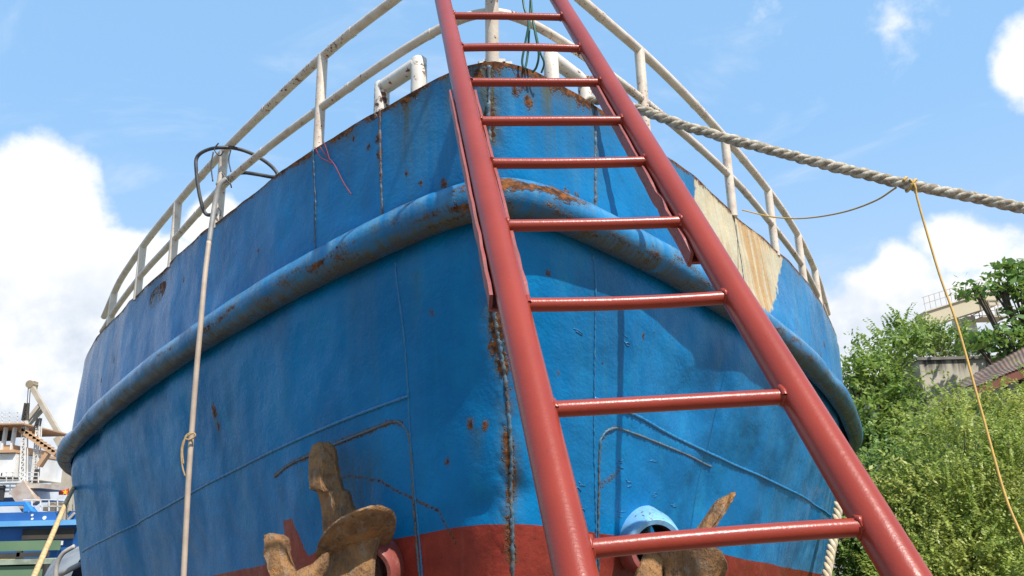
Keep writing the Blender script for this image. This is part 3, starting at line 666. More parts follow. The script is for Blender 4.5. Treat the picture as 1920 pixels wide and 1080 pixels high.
# ------------------------------------------------------------------ ropes, hoses and cords
def strands(b, path, R_, pitch, n=3, seed=0, wob=.04, seg=None):
    P = np.asarray(path, float); d = np.r_[0, np.cumsum(np.linalg.norm(np.diff(P, axis=0), axis=1))]; N = seg or int(d[-1]/(pitch/14))+8
    u = np.linspace(0, d[-1], N); Q = np.stack([np.interp(u, d, P[:, i]) for i in range(3)], 1)
    t = np.gradient(Q, axis=0); t /= np.linalg.norm(t, axis=1)[:, None]; a = np.cross(t, (0, 0, 1.0)); a /= np.linalg.norm(a, axis=1)[:, None]; c = np.cross(a, t)
    rg = np.random.default_rng(seed)
    for j in range(n):
        ph = 2*math.pi*(u/pitch)+2*math.pi*j/n+.25*(vnoise2(u*9, u*0, seed+j)-.5); r_ = R_*.50*(1+wob*2*(vnoise2(u*14, u*0+3, seed+j)-.5))
        b.tube(Q+(r_[:, None])*(np.cos(ph)[:, None]*a+np.sin(ph)[:, None]*c), R_*.56*(1+wob*2*(vnoise2(u*40, u*0+8, seed+j)-.5)), 9)
CH = np.array([.53, 4.12, 2.345])
def sag(p, q, s_, n=40):
    u = np.linspace(0, 1, n)[:, None]; P = np.asarray(p)*(1-u)+np.asarray(q)*u; P[:, 2] -= (4*s_*u*(1-u))[:, 0]; return P
RQ = at(1920, 391, 3.60)
def on_line(px, py):
    us = np.linspace(0, 1, 400)[:, None]; L_ = CH*(1-us)+RQ*us; sx = 960+F*(L_@rt)/(L_@fw); return at(px, py, L_[np.abs(sx-px).argmin()][1])
RM = on_line(1500, 296)
d0 = RQ-RM; rope_path = spline([CH+np.array([-.25, .25, .02]), CH, on_line(1300, 241), RM, on_line(1700, 345), RQ, RQ+d0*1.0+[0, 0, -.03], RQ+d0*3+[0, 0, -.25], np.array([9.5, 2.6, GZ+.3])], 260)
mr = thing('mooring_rope', 'thick pale twisted mooring rope running from the bow out to the right edge', 'rope', CH)
b = MB(); strands(b, rope_path, .0275, .165, 3, 1, .16); b.build('rope_strands', ROPE, mr, smooth=True)
# yellow cord: from the railing to the mooring rope, over it and down
cord = thing('cord', 'thin yellow cord slung over the thick mooring rope and hanging down at the right', 'cord', at(1690, 350, 3.98))
b = MB(); A0 = rail_pt(np.float64(2.66), .02, -.03); RY = on_line(1700, 345)[1]
c1 = np.vstack([spline([A0, at(1450, 407, 5.25), at(1510, 409, 4.95), at(1580, 398, 4.55), at(1640, 377, 4.15), at(1680, 352, RY+.03)], 50)]); b.tube(c1, .005, 7)
b.build('cord_span', ROPE_Y, cord, smooth=True)
b = MB(); th = np.linspace(0, 2*math.pi*1.6, 40); rd = (RQ-RM)/np.linalg.norm(RQ-RM); a_ = np.cross(rd, (0, 0, 1)); a_ /= np.linalg.norm(a_); c_ = np.cross(a_, rd)
wrap = at(1700, 346, RY)+.033*(np.cos(th)[:, None]*a_+np.sin(th)[:, None]*c_)+rd*(th[:, None]*.007-.02); b.tube(wrap, .0062, 7)
c2 = spline([at(1706, 336, RY-.03), at(1716, 350, RY-.04), at(1722, 380, RY-.04), at(1760, 510, RY-.08), at(1795, 610, RY-.13), at(1840, 770, RY-.2), at(1885, 930, RY-.27), at(1925, 1030, RY-.33), at(1975, 1200, RY-.4), np.array([2.35, 3.3, GZ+.02])], 90); b.tube(c2, .0052, 8)
b.build('cord_drop', ROPE_Y, cord, smooth=True)
# hose over the port railing
hose = thing('hose', 'old hose looped over the port railing, its tan end hanging straight down the blue hull', 'hose', at(400, 420, 5.4))
b = MB(); lp = spline([at(404, 402, 5.5), at(385, 400, 5.55), at(374, 365, 5.52), at(368, 320, 5.5), at(369, 296, 5.5), at(384, 283, 5.48), at(408, 277, 5.46), at(440, 278, 5.5), at(472, 288, 5.52), at(502, 306, 5.5), at(519, 324, 5.48), at(514, 332, 5.46), at(482, 327, 5.45), at(455, 324, 5.45), at(432, 331, 5.45), at(418, 342, 5.44)], 130)
b.tube(lp, .0135, 10); b.build('hose_loop', HOSE_B, hose, smooth=True)
b = MB(); g1 = spline([at(424, 335, 5.43), at(411, 348, 5.42), at(404, 375, 5.42), at(398, 412, 5.40), at(392, 455, 5.37)], 40); b.tube(g1, .0175, 12); b.build('hose_bend', HOSE_G, hose, smooth=True)
b = MB(); g2 = spline([at(392, 453, 5.37), at(384, 520, 5.33), at(377, 600, 5.30), at(368, 700, 5.30), at(361, 790, 5.30), at(354, 890, 5.30), at(349, 985, 5.30), at(344, 1085, 5.30), at(338, 1200, 5.30), at(330, 1330, 5.30)], 110)
b.tube(g2, .0175, 12); b.build('hose_drop', HOSE_T, hose, smooth=True)
b = MB()
for q in ([(410, 268), (402, 280), (412, 292), (420, 282)], [(400, 285), (396, 310), (399, 340)], [(433, 280), (429, 300), (433, 322)], [(416, 325), (425, 338), (432, 345), (434, 352)], [(410, 390), (414, 396), (413, 405)]):
    b = MB(); b.tube(spline([at(x, y, 5.42) for x, y in q], 20), .005, 6); b.build('tie_wire', HOSE_B, hose, smooth=True)
b = MB()
for q in ([(362, 812), (352, 814), (347, 822), (356, 824), (366, 818), (363, 812), (352, 817)], [(352, 816), (343, 830), (340, 850), (342, 875), (347, 893)], [(347, 822), (342, 845), (344, 870)]):
    b.tube(spline([at(x, y, 5.26) for x, y in q], 30), .0055, 6)
b.build('tie_cord', CORD, hose, smooth=True)
# green cable hanging in loops at the bow
gc = thing('cable', 'thin green cable dangling in loops over the top of the bow', 'cable', at(1000, 130, 3.8))
b = MB()
b.tube(spline([at(975, -60, 3.72), at(982, 10, 3.72), at(991, 40, 3.70), at(985, 80, 3.72), at(979, 115, 3.74), at(984, 128, 3.75), at(989, 105, 3.75), at(992, 60, 3.74), at(997, -50, 3.74)], 60), .0062, 7)
b.tube(spline([at(992, -60, 3.70), at(997, 20, 3.70), at(1003, 60, 3.70), at(1010, 100, 3.72), at(1006, 125, 3.75), at(998, 136, 3.77)], 40), .0062, 7)
b.tube(spline([at(1000, 40, 3.71), at(1012, 95, 3.73), at(1020, 118, 3.75), at(1015, 137, 3.78)], 40), .0055, 7)
b.build('cable_loops', GREEN, gc, smooth=True)
b = MB()
b.tube(spline([on(-1.37, .02, .012), on(-1.30, .13, .012), on(-1.22, .24, .012), on(-1.13, .43, .012), on(-1.06, .55, .012)], 30), .0032, 6)
b.tube(spline([on(-1.42, .0, .012), on(-1.36, .11, .013), on(-1.24, .22, .014)], 20), .0030, 6); b.tube(spline([on(-1.33, .0, .012), on(-1.30, .08, .012), on(-1.26, .2, .013)], 20), .0028, 6)
tag(b.build('string', REDSTR, smooth=True), 'thin dark red string trailing down the port bulwark below a white rail post', 'string')
# pale rope down the starboard side and one from the port quarter
b = MB(); strands(b, spline([at(1574, 930, 8.6), at(1567, 985, 8.5), at(1558, 1035, 8.4), at(1548, 1090, 8.3), at(1530, 1200, 8.2), at(1500, 1400, 8.1)], 60), .045, .20, 3, 4, .06)
tag(b.build('rope', ROPE_W, smooth=True), 'short length of pale rope hanging down along the far starboard edge of the hull', 'rope')
b = MB(); strands(b, spline([at(158, 880, 10.4), at(129, 932, 8.4), at(97, 1005, 7.0), at(62, 1085, 6.0), at(10, 1210, 5.2), at(-70, 1420, 4.5)], 90), .020, .09, 3, 6, .06)
tag(b.build('rope', simple('straw_rope_fibre', (0.60, 0.44, 0.22), (0.45, 0.31, 0.15), 22, .95, .7, .005), smooth=True), 'straw coloured rope slanting down at the lower left, in front of distant ships', 'rope')

# ------------------------------------------------------------------ far ships and cranes on the left
SB = simple('ship_blue_paint', (0.02, 0.10, 0.30), (0.03, 0.13, 0.36), .6, .45); SBB = simple('bright_blue_paint', (0.03, 0.22, 0.58), (0.03, 0.19, 0.50), .6, .45)
SBL = simple('pale_blue_trim', (0.16, 0.40, 0.66), (0.12, 0.34, 0.60), 1, .5); SW = simple('white_ship_paint', (0.74, 0.72, 0.68), (0.60, 0.56, 0.50), .8, .5)
SR = simple('rusty_orange_steel', (0.52, 0.30, 0.15), (0.44, 0.27, 0.15), 1.2, .7); SG = simple('barge_green', (0.10, 0.17, 0.09), (0.13, 0.20, 0.11), .5, .7)
SD = simple('dark_gear', (0.03, 0.03, 0.03), (0.06, 0.045, 0.03), 1, .8); SGY = simple('crane_grey', (0.46, 0.39, 0.30), (0.38, 0.30, 0.21), 1, .6)
BEIGE = simple('crane_beige', (0.56, 0.47, 0.31), (0.50, 0.42, 0.28), .4, .6)
def bxp(b, x0, y0, x1, y1, Y, dep):
    """box whose front face spans those directions at distance Y, `dep` metres deep"""
    p, q = at(x0, y1, Y), at(x1, y0, Y); b.box(((p[0]+q[0])/2, Y+dep/2, (p[2]+q[2])/2), (abs(q[0]-p[0]), dep, abs(q[2]-p[2])))
def lattice(b, x0, y0, x1, y1, Y, wpx, n, r_):
    p, q = at(x0, y0, Y), at(x1, y1, Y); w_ = wpx*Y/F
    for dx in (-.5, .5):
        for dy in (-.5, .5): b.bar(p+[dx*w_, dy*w_, 0], q+[dx*w_*.7, dy*w_*.7, 0], r_)
    for i in range(n):
        u0_, u1_ = i/n, (i+1)/n; a, c = p*(1-u0_)+q*u0_, p*(1-u1_)+q*u1_; s_ = 1-.3*u0_
        b.bar(a+[-.5*w_*s_, -.5*w_*s_, 0], c+[.5*w_*s_, -.5*w_*s_, 0], r_*.7); b.bar(a+[-.5*w_*s_, -.5*w_*s_, 0], a+[.5*w_*s_, -.5*w_*s_, 0], r_*.7)
YS = 40.0
cs = thing('cargo_ship', 'blue cargo ship with white bridge and lattice masts moored far off at the left', 'ship', at(40, 1110, YS+3))
wz = at(40, 1040, YS)[2]
b = MB(); dk = lambda x: at(x, 958, YS)[2]
xl, xr = at(-420, 1000, YS)[0], at(158, 1000, YS)[0]; zt = at(60, 960, YS)[2]
# hull as stations with a raked counter stern at the right
st = []
for u, hb in ((0, 3.6), (.25, 4.2), (.7, 4.2), (.9, 4.0), (1, 3.4)):
    x = xl+(xr-xl)*u; st.append([(x, YS, zt), (x, YS, at(60, 985, YS)[2]), (x-.3*u, YS+.12, at(60, 1015, YS)[2]), (x-.9*u, YS+.5, -2.7), (x-.9*u, YS+2*hb-.5, -2.7), (x, YS+2*hb, zt)])
b.grid(np.array(st)); o = len(b.v)-6; b.f.append(tuple(range(o, o+6))); b.f.append(tuple(range(0, 6))[::-1])
for i in range(4): b.f.append((6*i, 6*i+6, 6*i+11, 6*i+5))
b.build('hull', SB, cs)
b = MB(); bxp(b, -420, 940, 46, 959, YS-.02, .5); p = at(46, 940, YS-.02); q = at(60, 959, YS-.02); o = len(b.v)
b.v += [(p[0], YS-.02, p[2]), (p[0], YS+.48, p[2]), (q[0], YS-.02, q[2]), (q[0], YS+.48, q[2]), (p[0], YS-.02, q[2]), (p[0], YS+.48, q[2])]; b.f += [(o, o+2, o+4), (o+1, o+5, o+3), (o, o+1, o+3, o+2)]; b.build('bulwark', SBB, cs)
b = MB(); bxp(b, -420, 984, 143, 988, YS-.3, .32); b.build('rubbing_band', SBL, cs)
b = MB(); bxp(b, 40, 990, 140, 1012, YS-.06, .05); b.build('band_shadow', SD, cs)  # shadow below the rubbing band, put in as a thin dark slab
for (x, y) in ((60, 966), (60, 973), (60, 979), (83, 971)):
    b = MB(); c = at(x, y, YS-.04); b.tube([c, c+[0, .05, 0]], .055 if x < 80 else .09, 10); b.build('porthole', SW, cs)
for a_ in ((93, 1014, 112, 1022, YS-.1, .05), (113, 1014, 118, 1022, YS-.1, .05), (88, 1023, 112, 1031, YS-.1, .05)):
    b = MB(); bxp(b, *a_); b.build('notice_board', SW, cs)
b = MB(); bxp(b, -320, 902, 38, 941, YS+1.2, 5); bxp(b, -320, 850, 30, 902, YS+1.6, 4.5); p = at(0, 885, YS)
b.build('deckhouse', SW, cs)
for a_ in ((-60, 910, -26, 939, YS+1.14, .05), (-24, 910, 10, 939, YS+1.14, .05)):
    b = MB(); bxp(b, *a_); b.build('doorway', SD, cs)
for a_ in ((0, 886, 3, 900, YS+1.5, .08), (-14, 886, -8, 900, YS+1.5, .08)):
    b = MB(); bxp(b, *a_); b.build('window', SD, cs)
b = MB(); bxp(b, -300, 848, 27, 851, YS+1.4, 4.9)
bxp(b, 6, 834, 25, 848, YS+1.9, 3); b.build('wheelhouse', SR, cs)
for x in (-60, -30, 3, 20):
    b = MB(); bxp(b, x, 801, x+4, 849, YS+1.8, .25); b.build('wheelhouse_post', SW, cs)
b = MB(); bxp(b, -300, 806, 22, 834, YS+3.5, .2); b.build('wheelhouse_window', SD, cs)
b = MB(); bxp(b, -300, 795, 41, 801, YS+1.3, 5); b.build('wheelhouse_roof', SR, cs)
b = MB()
for y in (774, 781, 788): b.bar(at(-300, y, YS+1.5), at(34, y, YS+1.5), .035)
for x in (-40, -18, 4, 18, 33): b.bar(at(x, 795, YS+1.5), at(x, 773, YS+1.5), .035)
for y in (900, 893, 886): b.bar(at(-300, y, YS+.9), at(72, y, YS+.9), .035)
for x in (12, 24, 36, 48, 60, 72): b.bar(at(x, 905, YS+.9), at(x, 885, YS+.9), .035)
for y in (937, 949): b.bar(at(44, y, YS+.3), at(126, y, YS+.3), .04)
for x in (60, 76, 92, 108, 124): b.bar(at(x, 958, YS+.3), at(x, 937, YS+.3), .04)
b.build('deck_railing', SW, cs)
b = MB(); bxp(b, 30, 906, 76, 916, YS+.8, 3); o = len(b.v)
b.bar(at(36, 912, YS+.9), at(60, 950, YS+.9), .5, .8); b.bar(at(55, 914, YS+1), at(50, 957, YS+1), .22, .22); b.build('bridge_wing', simple('rusty_white', (0.50, 0.42, 0.34), (0.36, 0.25, 0.18), 1.5, .7), cs)
for a_ in ((44, 905, 47, 788, YS+2, 9, 12, .05), (66, 900, 73, 800, YS+2.2, 9, 10, .05)):
    b = MB(); lattice(b, *a_); b.build('lattice_mast', SW, cs)
for a_ in ((47, 788, 51, 756, YS+2, 7, 4, .07), (68, 806, 74, 784, YS+2.2, 7, 3, .06), (66, 915, 70, 880, YS+1.5, 6, 5, .06)):
    b = MB(); lattice(b, *a_); b.build('mast_top', SD, cs)
b = MB(); b.bar(at(40, 806, YS+2), at(106, 852, YS+2), .30, .24); b.bar(at(93, 845, YS+2), at(72, 874, YS+2), .22, .2); b.bar(at(98, 846, YS+2.4), at(78, 876, YS+2.4), .08)
for u in np.linspace(.1, .95, 9): c = at(40, 802, YS+2)*(1-u)+at(106, 848, YS+2)*u; b.box(c, (.18, .3, .14))
b.build('derrick_boom', SR, cs)
b = MB()
rg = np.random.default_rng(2)
for i in range(26):
    x = 78+rg.random()*48; y = 957-rg.random()*10; bxp(b, x, y-2-rg.random()*5, x+2+rg.random()*6, 958, YS+1+rg.random(), .4)
b.build('deck_gear', simple('mixed_gear', (0.16, 0.13, 0.08), (0.30, 0.24, 0.16), 2, .8), cs)
b = MB(); b.bar(at(112, 978, YS-.1), at(130, 955, YS-.1), .12); b.bar(at(125, 978, YS-.1), at(140, 962, YS-.1), .10); b.bar(at(121, 982, YS-.1), at(127, 950, YS-.1), .2, .1)
b.bar(at(132, 958, YS), at(132, 925, YS), .09); b.build('stern_gantry', SGY, cs)
# flag on the stern
fl = thing('flag', 'small red flag with a yellow star flying above the distant blue stern', 'flag', at(131, 958, YS-.5))
b = MB(); b.bar(at(131, 958, YS-.5), at(131, 913, YS-.5), .05); b.build('flagpole', SGY, fl)
q = np.linspace(0, 1, 10); rows = []
for v in np.linspace(0, 1, 6):
    rows.append([at(131-21*u, 915+13*v+4*u*(1-v)*1.6, YS-.5+.10*math.sin(u*7+v)) for u in q])
b = MB(); b.grid(np.array(rows)); b.build('cloth', simple('red_flag_cloth', (0.62, 0.05, 0.02), (0.55, 0.04, 0.02), 2, .8), fl, smooth=True)
b = MB(); c = at(122, 923, YS-.62); pts = [c+.13*(1 if i % 2 == 0 else .42)*np.array([math.sin(i*math.pi/5), 0, math.cos(i*math.pi/5)]) for i in range(10)]
b.v = [p.tolist() for p in pts]+[(p+[0, .02, 0]).tolist() for p in pts]; b.f = [tuple(range(10))]+[(i, (i+1) % 10, 10+(i+1) % 10, 10+i) for i in range(10)]
b.build('star', simple('yellow_star', (0.80, 0.55, 0.02), (0.78, 0.52, 0.02), 2, .7), fl)
# harbour crane beyond
YC = 62.0
cr = thing('harbour_crane', 'grey harbour crane jib rising beyond the cargo ship at the far left', 'crane', (at(118, 830, YC)[0], YC, -2.6))
b = MB(); b.bar(at(124, 836, YC), at(60, 726, YC), .34, .32); b.build('jib', SGY, cr)
b = MB(); bxp(b, 52, 714, 64, 728, YC-.1, .6); c = at(55, 720, YC-.2); b.tube([c, c+[0, .7, 0]], .3, 12); b.build('jib_head', simple('crane_head_brown', (0.34, 0.27, 0.17), (0.24, 0.18, 0.11), 1, .7), cr)
b = MB(); b.bar(at(76, 758, YC), at(50, 790, YC), .26); b.bar(at(82, 766, YC+.6), at(54, 796, YC+.6), .24); b.build('strut', SGY, cr)
b = MB(); b.bar(at(108, 820, YC), at(116, 834, YC), .5, .5); bxp(b, 108, 828, 150, 850, YC, 2.2); p = at(130, 850, YC+1); b.bar(p, (p[0], p[1], -2.6), 1.4, 1.4); b.build('crane_tower', SGY, cr)
b = MB(); b.bar(at(53, 728, YC), at(51, 756, YC), .04); b.bar(at(57, 728, YC), at(55, 756, YC), .04); b.build('hoist_wire', SD, cr)
# green barge
YB = 30.0
bg = thing('barge', 'weathered green barge with cluttered deck lying below the blue ship at the lower left', 'boat', at(20, 1130, YB+2))
b = MB(); bxp(b, -400, 1060, 92, 1135, YB, 4.5); b.build('hull', SG, bg)
b = MB(); bxp(b, -400, 1057, 97, 1060, YB-.1, 4.7); b.build('gunwale', simple('barge_edge', (0.32, 0.36, 0.26), (0.2, 0.22, 0.16), 2, .7), bg)
b = MB(); bxp(b, -400, 1013, 84, 1044, YB+3, 1.2); b.build('cabin', SG, bg)
b = MB(); bxp(b, -400, 1044, 84, 1047, YB+2.9, .3); bxp(b, 30, 1033, 38, 1044, YB+2.9, .2)
for x0, x1, y0 in ((-40, -10, 1046), (0, 14, 1046), (18, 28, 1048), (30, 56, 1047), (60, 68, 1049), (72, 86, 1050)): bxp(b, x0, y0, x1, 1058, YB+.6, 1.0)
for x in (58, 64, 70): c = at(x, 1053, YB+.4); b.tube([c, c+[0, .3, 0]], .09, 10)
b.build('deck_clutter', SD, bg)
b = MB(); 
for x0, x1 in ((-6, 12), (16, 24)): bxp(b, x0, 1048, x1, 1055, YB+.4, .15)
b.build('crate', simple('barge_yellow', (0.42, 0.36, 0.16), (0.30, 0.22, 0.12), 3, .8), bg)
b = MB()
for x in (92, 98): c = at(x, 1058, YB-.25); b.tube([c, (c[0], c[1], c[2]-1.0)], .17, 12)
b.build('tyre_fender', SD, bg)
# grey skiff lying beside the hull
sk = thing('skiff', 'grey weathered skiff end beside the port side of the ship, at the lower left', 'boat', at(140, 1120, 11.8))
b = MB(); rows = []
for u in np.linspace(0, 1, 9):
    xs = at(106+90*u, 1060, 12.7)[0]; hw = .35+.75*u**.5; zt_ = at(125, 1056-40*math.sin(u*1.5)**.55 if u > 0 else 1066, 12.7)[2]
    rows.append([(xs, 11.8+.9+math.cos(t)*hw, (zt_-GZ-.05)*math.sin(t)**.5+GZ+.05) if 0 < t < math.pi else (xs, 11.8+.9+math.cos(t)*hw, GZ+.05) for t in np.linspace(math.pi, 0, 15)])
b.grid(np.array(rows)); b.f.append(tuple(range(15)))
b.build('upturned_hull', simple('grey_fibreglass', (0.24, 0.25, 0.26), (0.15, 0.16, 0.17), 3, .5), sk, smooth=True, angle=50)
b = MB(); b.tube(spline([at(104, 1085, 11.5), at(107, 1058, 11.5), at(118, 1038, 11.5), at(140, 1024, 11.5)], 20), .03, 8); b.tube([at(112, 1078, 11.45), at(150, 1058, 11.45)], .035, 8)
b.build('gunwale_strip', simple('pale_trim', (0.42, 0.38, 0.32), (0.3, 0.27, 0.24), 4, .6), sk, smooth=True)

# ------------------------------------------------------------------ gantry crane, building on the right
YG = 48.0
gt = thing('gantry_crane', 'beige gantry crane with a sloping girder above the trees at the right', 'crane', (at(1820, 640, YG)[0], YG, GZ))
b = MB(); p, q = at(1727, 604, YG), at(1859, 562, YG); d = (q-p)/np.linalg.norm(q-p); b.bar(p, q, 1.1, .86); b.build('girder', BEIGE, gt)
b = MB(); b.bar(p+[0, 0, .47], q+[0, 0, .47], 1.3, .06)
b.build('girder_flange', BEIGE, gt)
b = MB(); 
for x, y in ((1797, 600), (1815, 595)): t_ = at(x, y, YG+.8); b.bar(t_, (t_[0], t_[1], GZ), .55, .55)
b.build('leg', simple('crane_leg_paint', (0.56, 0.52, 0.46), (0.48, 0.44, 0.38), .5, .6), gt)
b = MB()
for u in np.linspace(.02, .98, 14):
    c = p*(1-u)+q*u+np.array([0, -.6, .5]); b.bar(c, c+[0, 0, .85], .022)
for hh in (.45, .85): b.bar(p+[0, -.6, .5+hh], q+[0, -.6, .5+hh], .03)
b.build('walkway_railing', SGY, gt)
b = MB(); c0 = at(1855, 590, YG)
for dx in (-.75, -.25, .25, .75):
    for dy in (-.6, .6): b.bar(c0+[dx, dy, -.25], c0+[dx, dy, .75], .04)
for hh in (.1, .42, .75):
    for dy in (-.6, .6): b.bar(c0+[-.75, dy, hh], c0+[.75, dy, hh], .04)
    for dx in (-.75, .75): b.bar(c0+[dx, -.6, hh], c0+[dx, .6, hh], .04)
b.box(c0+[0, 0, -.27], (1.6, 1.3, .08)); b.bar(c0+[-.6, 0, .75], c0+[-.6, 0, 1.3], .06); b.bar(c0+[.6, 0, .75], c0+[.6, 0, 1.3], .06); b.build('cage', SGY, gt)
b = MB(); b.bar(at(1796, 566, YG), at(1806, 552, YG), .16); b.bar(at(1806, 552, YG), at(1818, 560, YG), .14); bxp(b, 1812, 548, 1820, 566, YG, .4); b.build('lamp_bracket', SD, gt)

def wall_mat(T):
    co = obj_co(T); n1 = T.noise(co, 1.6, 6); n2 = T.noise(co, 14, 5); st = T.noise(T.scale(co, (5, 5, .5)), 1.0, 5)
    c = T.mix(T.ramp(n1, .35, .65), (0.50, 0.44, 0.35), (0.40, 0.35, 0.28)); z = T.n('ShaderNodeSeparateXYZ', {0: co}).outputs[2]
    c = T.mix(T.m('MULTIPLY', T.ramp(st, .46, .62), T.ramp(z, WTOP-.45, WTOP)), c, (0.07, 0.062, 0.05)); return principled(T, c, .95, n2, .3, .01)
YW = 17.0; pw = at(1722, 676, YW); WTOP = pw[2]-GZ
bd = thing('building', 'stained concrete building with a rusty corrugated roof rising behind the bushes at the right', 'building', (pw[0], YW, GZ))
b = MB(); rt_w = at(1850, 668, YW+3); b.box((pw[0]+4.5, YW+2.5, (pw[2]+GZ)/2), (9.0, 5.0, pw[2]-GZ))
b.build('wall', M('stained_concrete', wall_mat), bd)
b = MB(); b.box((pw[0]+4.5, YW+2.5, pw[2]+.03), (9.1, 5.1, .06)); b.build('coping', simple('concrete_coping', (0.22, 0.2, 0.17), (0.13, 0.12, 0.1), 3, .9), bd)
def roof_mat(T):
    co = obj_co(T); n1 = T.noise(co, 2.2, 6); n2 = T.noise(co, 9, 5)
    c = T.mix(T.ramp(n1, .38, .62), (0.19, 0.135, 0.10), (0.12, 0.085, 0.065)); c = T.mix(T.ramp(n2, .55, .66), c, (0.27, 0.10, 0.06)); return principled(T, c, .85, n2, .3, .01)
e0, e1, t1, t0 = at(1832, 724, 13.4), at(2080, 628, 12.6), at(2080, 545, 16.0), at(1788, 724, 15.2)
nu, nv = 321, 12; rows = []
for i in range(nu):
    u = i/(nu-1); r_ = []
    for j in range(nv):
        v = j/(nv-1); r_.append((e0*(1-u)+e1*u)*(1-v)+(t0*(1-u)+t1*u)*v+np.array([0, 0, .007*math.sin(u*2*math.pi*40)+.02*math.sin(v*9+u*5)]))
    rows.append(r_)
b = MB(); b.grid(np.array(rows)); P2 = np.array(rows)-[0, 0, .02]; b.grid(P2[::-1]); b.build('roof', M('corrugated_roof', roof_mat), bd, smooth=True)
b = MB(); b.bar(e0+[0, .05, -.08], e1+[0, .05, -.08], .08, .14); b.build('fascia', simple('rusty_fascia', (0.30, 0.10, 0.06), (0.2, 0.07, 0.04), 3, .8), bd)
b = MB(); b.box(((e0+e1)[0]/2+.3, 14.6, (GZ+e0[2]-.3)/2), (2.2, 2.0, e0[2]-.3-GZ)); b.build('annex_wall', M('stained_concrete_annex', wall_mat), bd)

# ------------------------------------------------------------------ trees
def leaf_mat(name, c1, c2, c3):
    def fn(T):
        r_ = T.n('ShaderNodeNewGeometry').outputs['Random Per Island']; co = obj_co(T); n = T.noise(co, 1.7, 4)
        col = T.mix(r_, c1, c2); col = T.mix(T.m('MULTIPLY', T.ramp(n, .45, .62), .7), col, c3)
        p = T.n('ShaderNodeBsdfPrincipled', {'Base Color': col, 'Roughness': .45, 'Specular IOR Level': .4}).outputs[0]
        tr = T.n('ShaderNodeBsdfTranslucent', {'Color': T.mix(.5, col, (0.26, 0.34, 0.05))}).outputs[0]
        return T.n('ShaderNodeMixShader', {0: .42, 1: p, 2: tr}).outputs[0]
    return M(name, fn)
LF1 = leaf_mat('bush_leaves', (0.17, 0.25, 0.046), (0.42, 0.47, 0.105), (0.50, 0.49, 0.135))
LF2 = leaf_mat('tree_leaves', (0.11, 0.21, 0.048), (0.28, 0.39, 0.09), (0.34, 0.40, 0.095))
LF3 = leaf_mat('broad_leaves', (0.08, 0.18, 0.04), (0.18, 0.30, 0.06), (0.20, 0.30, 0.07))
BARK = simple('bark', (0.11, 0.085, 0.06), (0.06, 0.045, 0.032), 8, .95, .5, .02)
def leaves(cen, nrm_, size, rg):
    """folded leaf blades, one quad pair each, as arrays of vertices and faces"""
    n = len(cen); d = rg.normal(0, 1, (n, 3)); d -= nrm_*(d*nrm_).sum(1)[:, None]; d /= np.linalg.norm(d, axis=1)[:, None]+1e-9; d[:, 2] -= .25; s_ = np.cross(nrm_, d); s_ /= np.linalg.norm(s_, axis=1)[:, None]+1e-9
    L = size[:, None]; W = L*.27
    v = np.stack([cen-d*L*.5, cen+s_*W-nrm_*W*.25+d*L*.02, cen+d*L*.5-nrm_*L*.10, cen-s_*W-nrm_*W*.25+d*L*.02], 1).reshape(-1, 3)
    i = np.arange(n)*4; f = np.concatenate([np.stack([i, i+1, i+2], 1), np.stack([i, i+2, i+3], 1)])
    return v, f
def mesh_fast(name, v, f, mat, parent):
    me = bpy.data.meshes.new(name); og = np.array(origin_of(parent)); v = v-og
    me.vertices.add(len(v)); me.vertices.foreach_set('co', v.reshape(-1).astype(np.float32)); me.loops.add(f.size); me.loops.foreach_set('vertex_index', f.reshape(-1).astype(np.int32))
    me.polygons.add(len(f)); me.polygons.foreach_set('loop_start', np.arange(0, f.size, 3, dtype=np.int32)); me.polygons.foreach_set('loop_total', np.full(len(f), 3, np.int32))
    me.materials.append(mat); me.update(calc_edges=True); o = bpy.data.objects.new(name, me); C.objects.link(o); o.parent = parent; return o
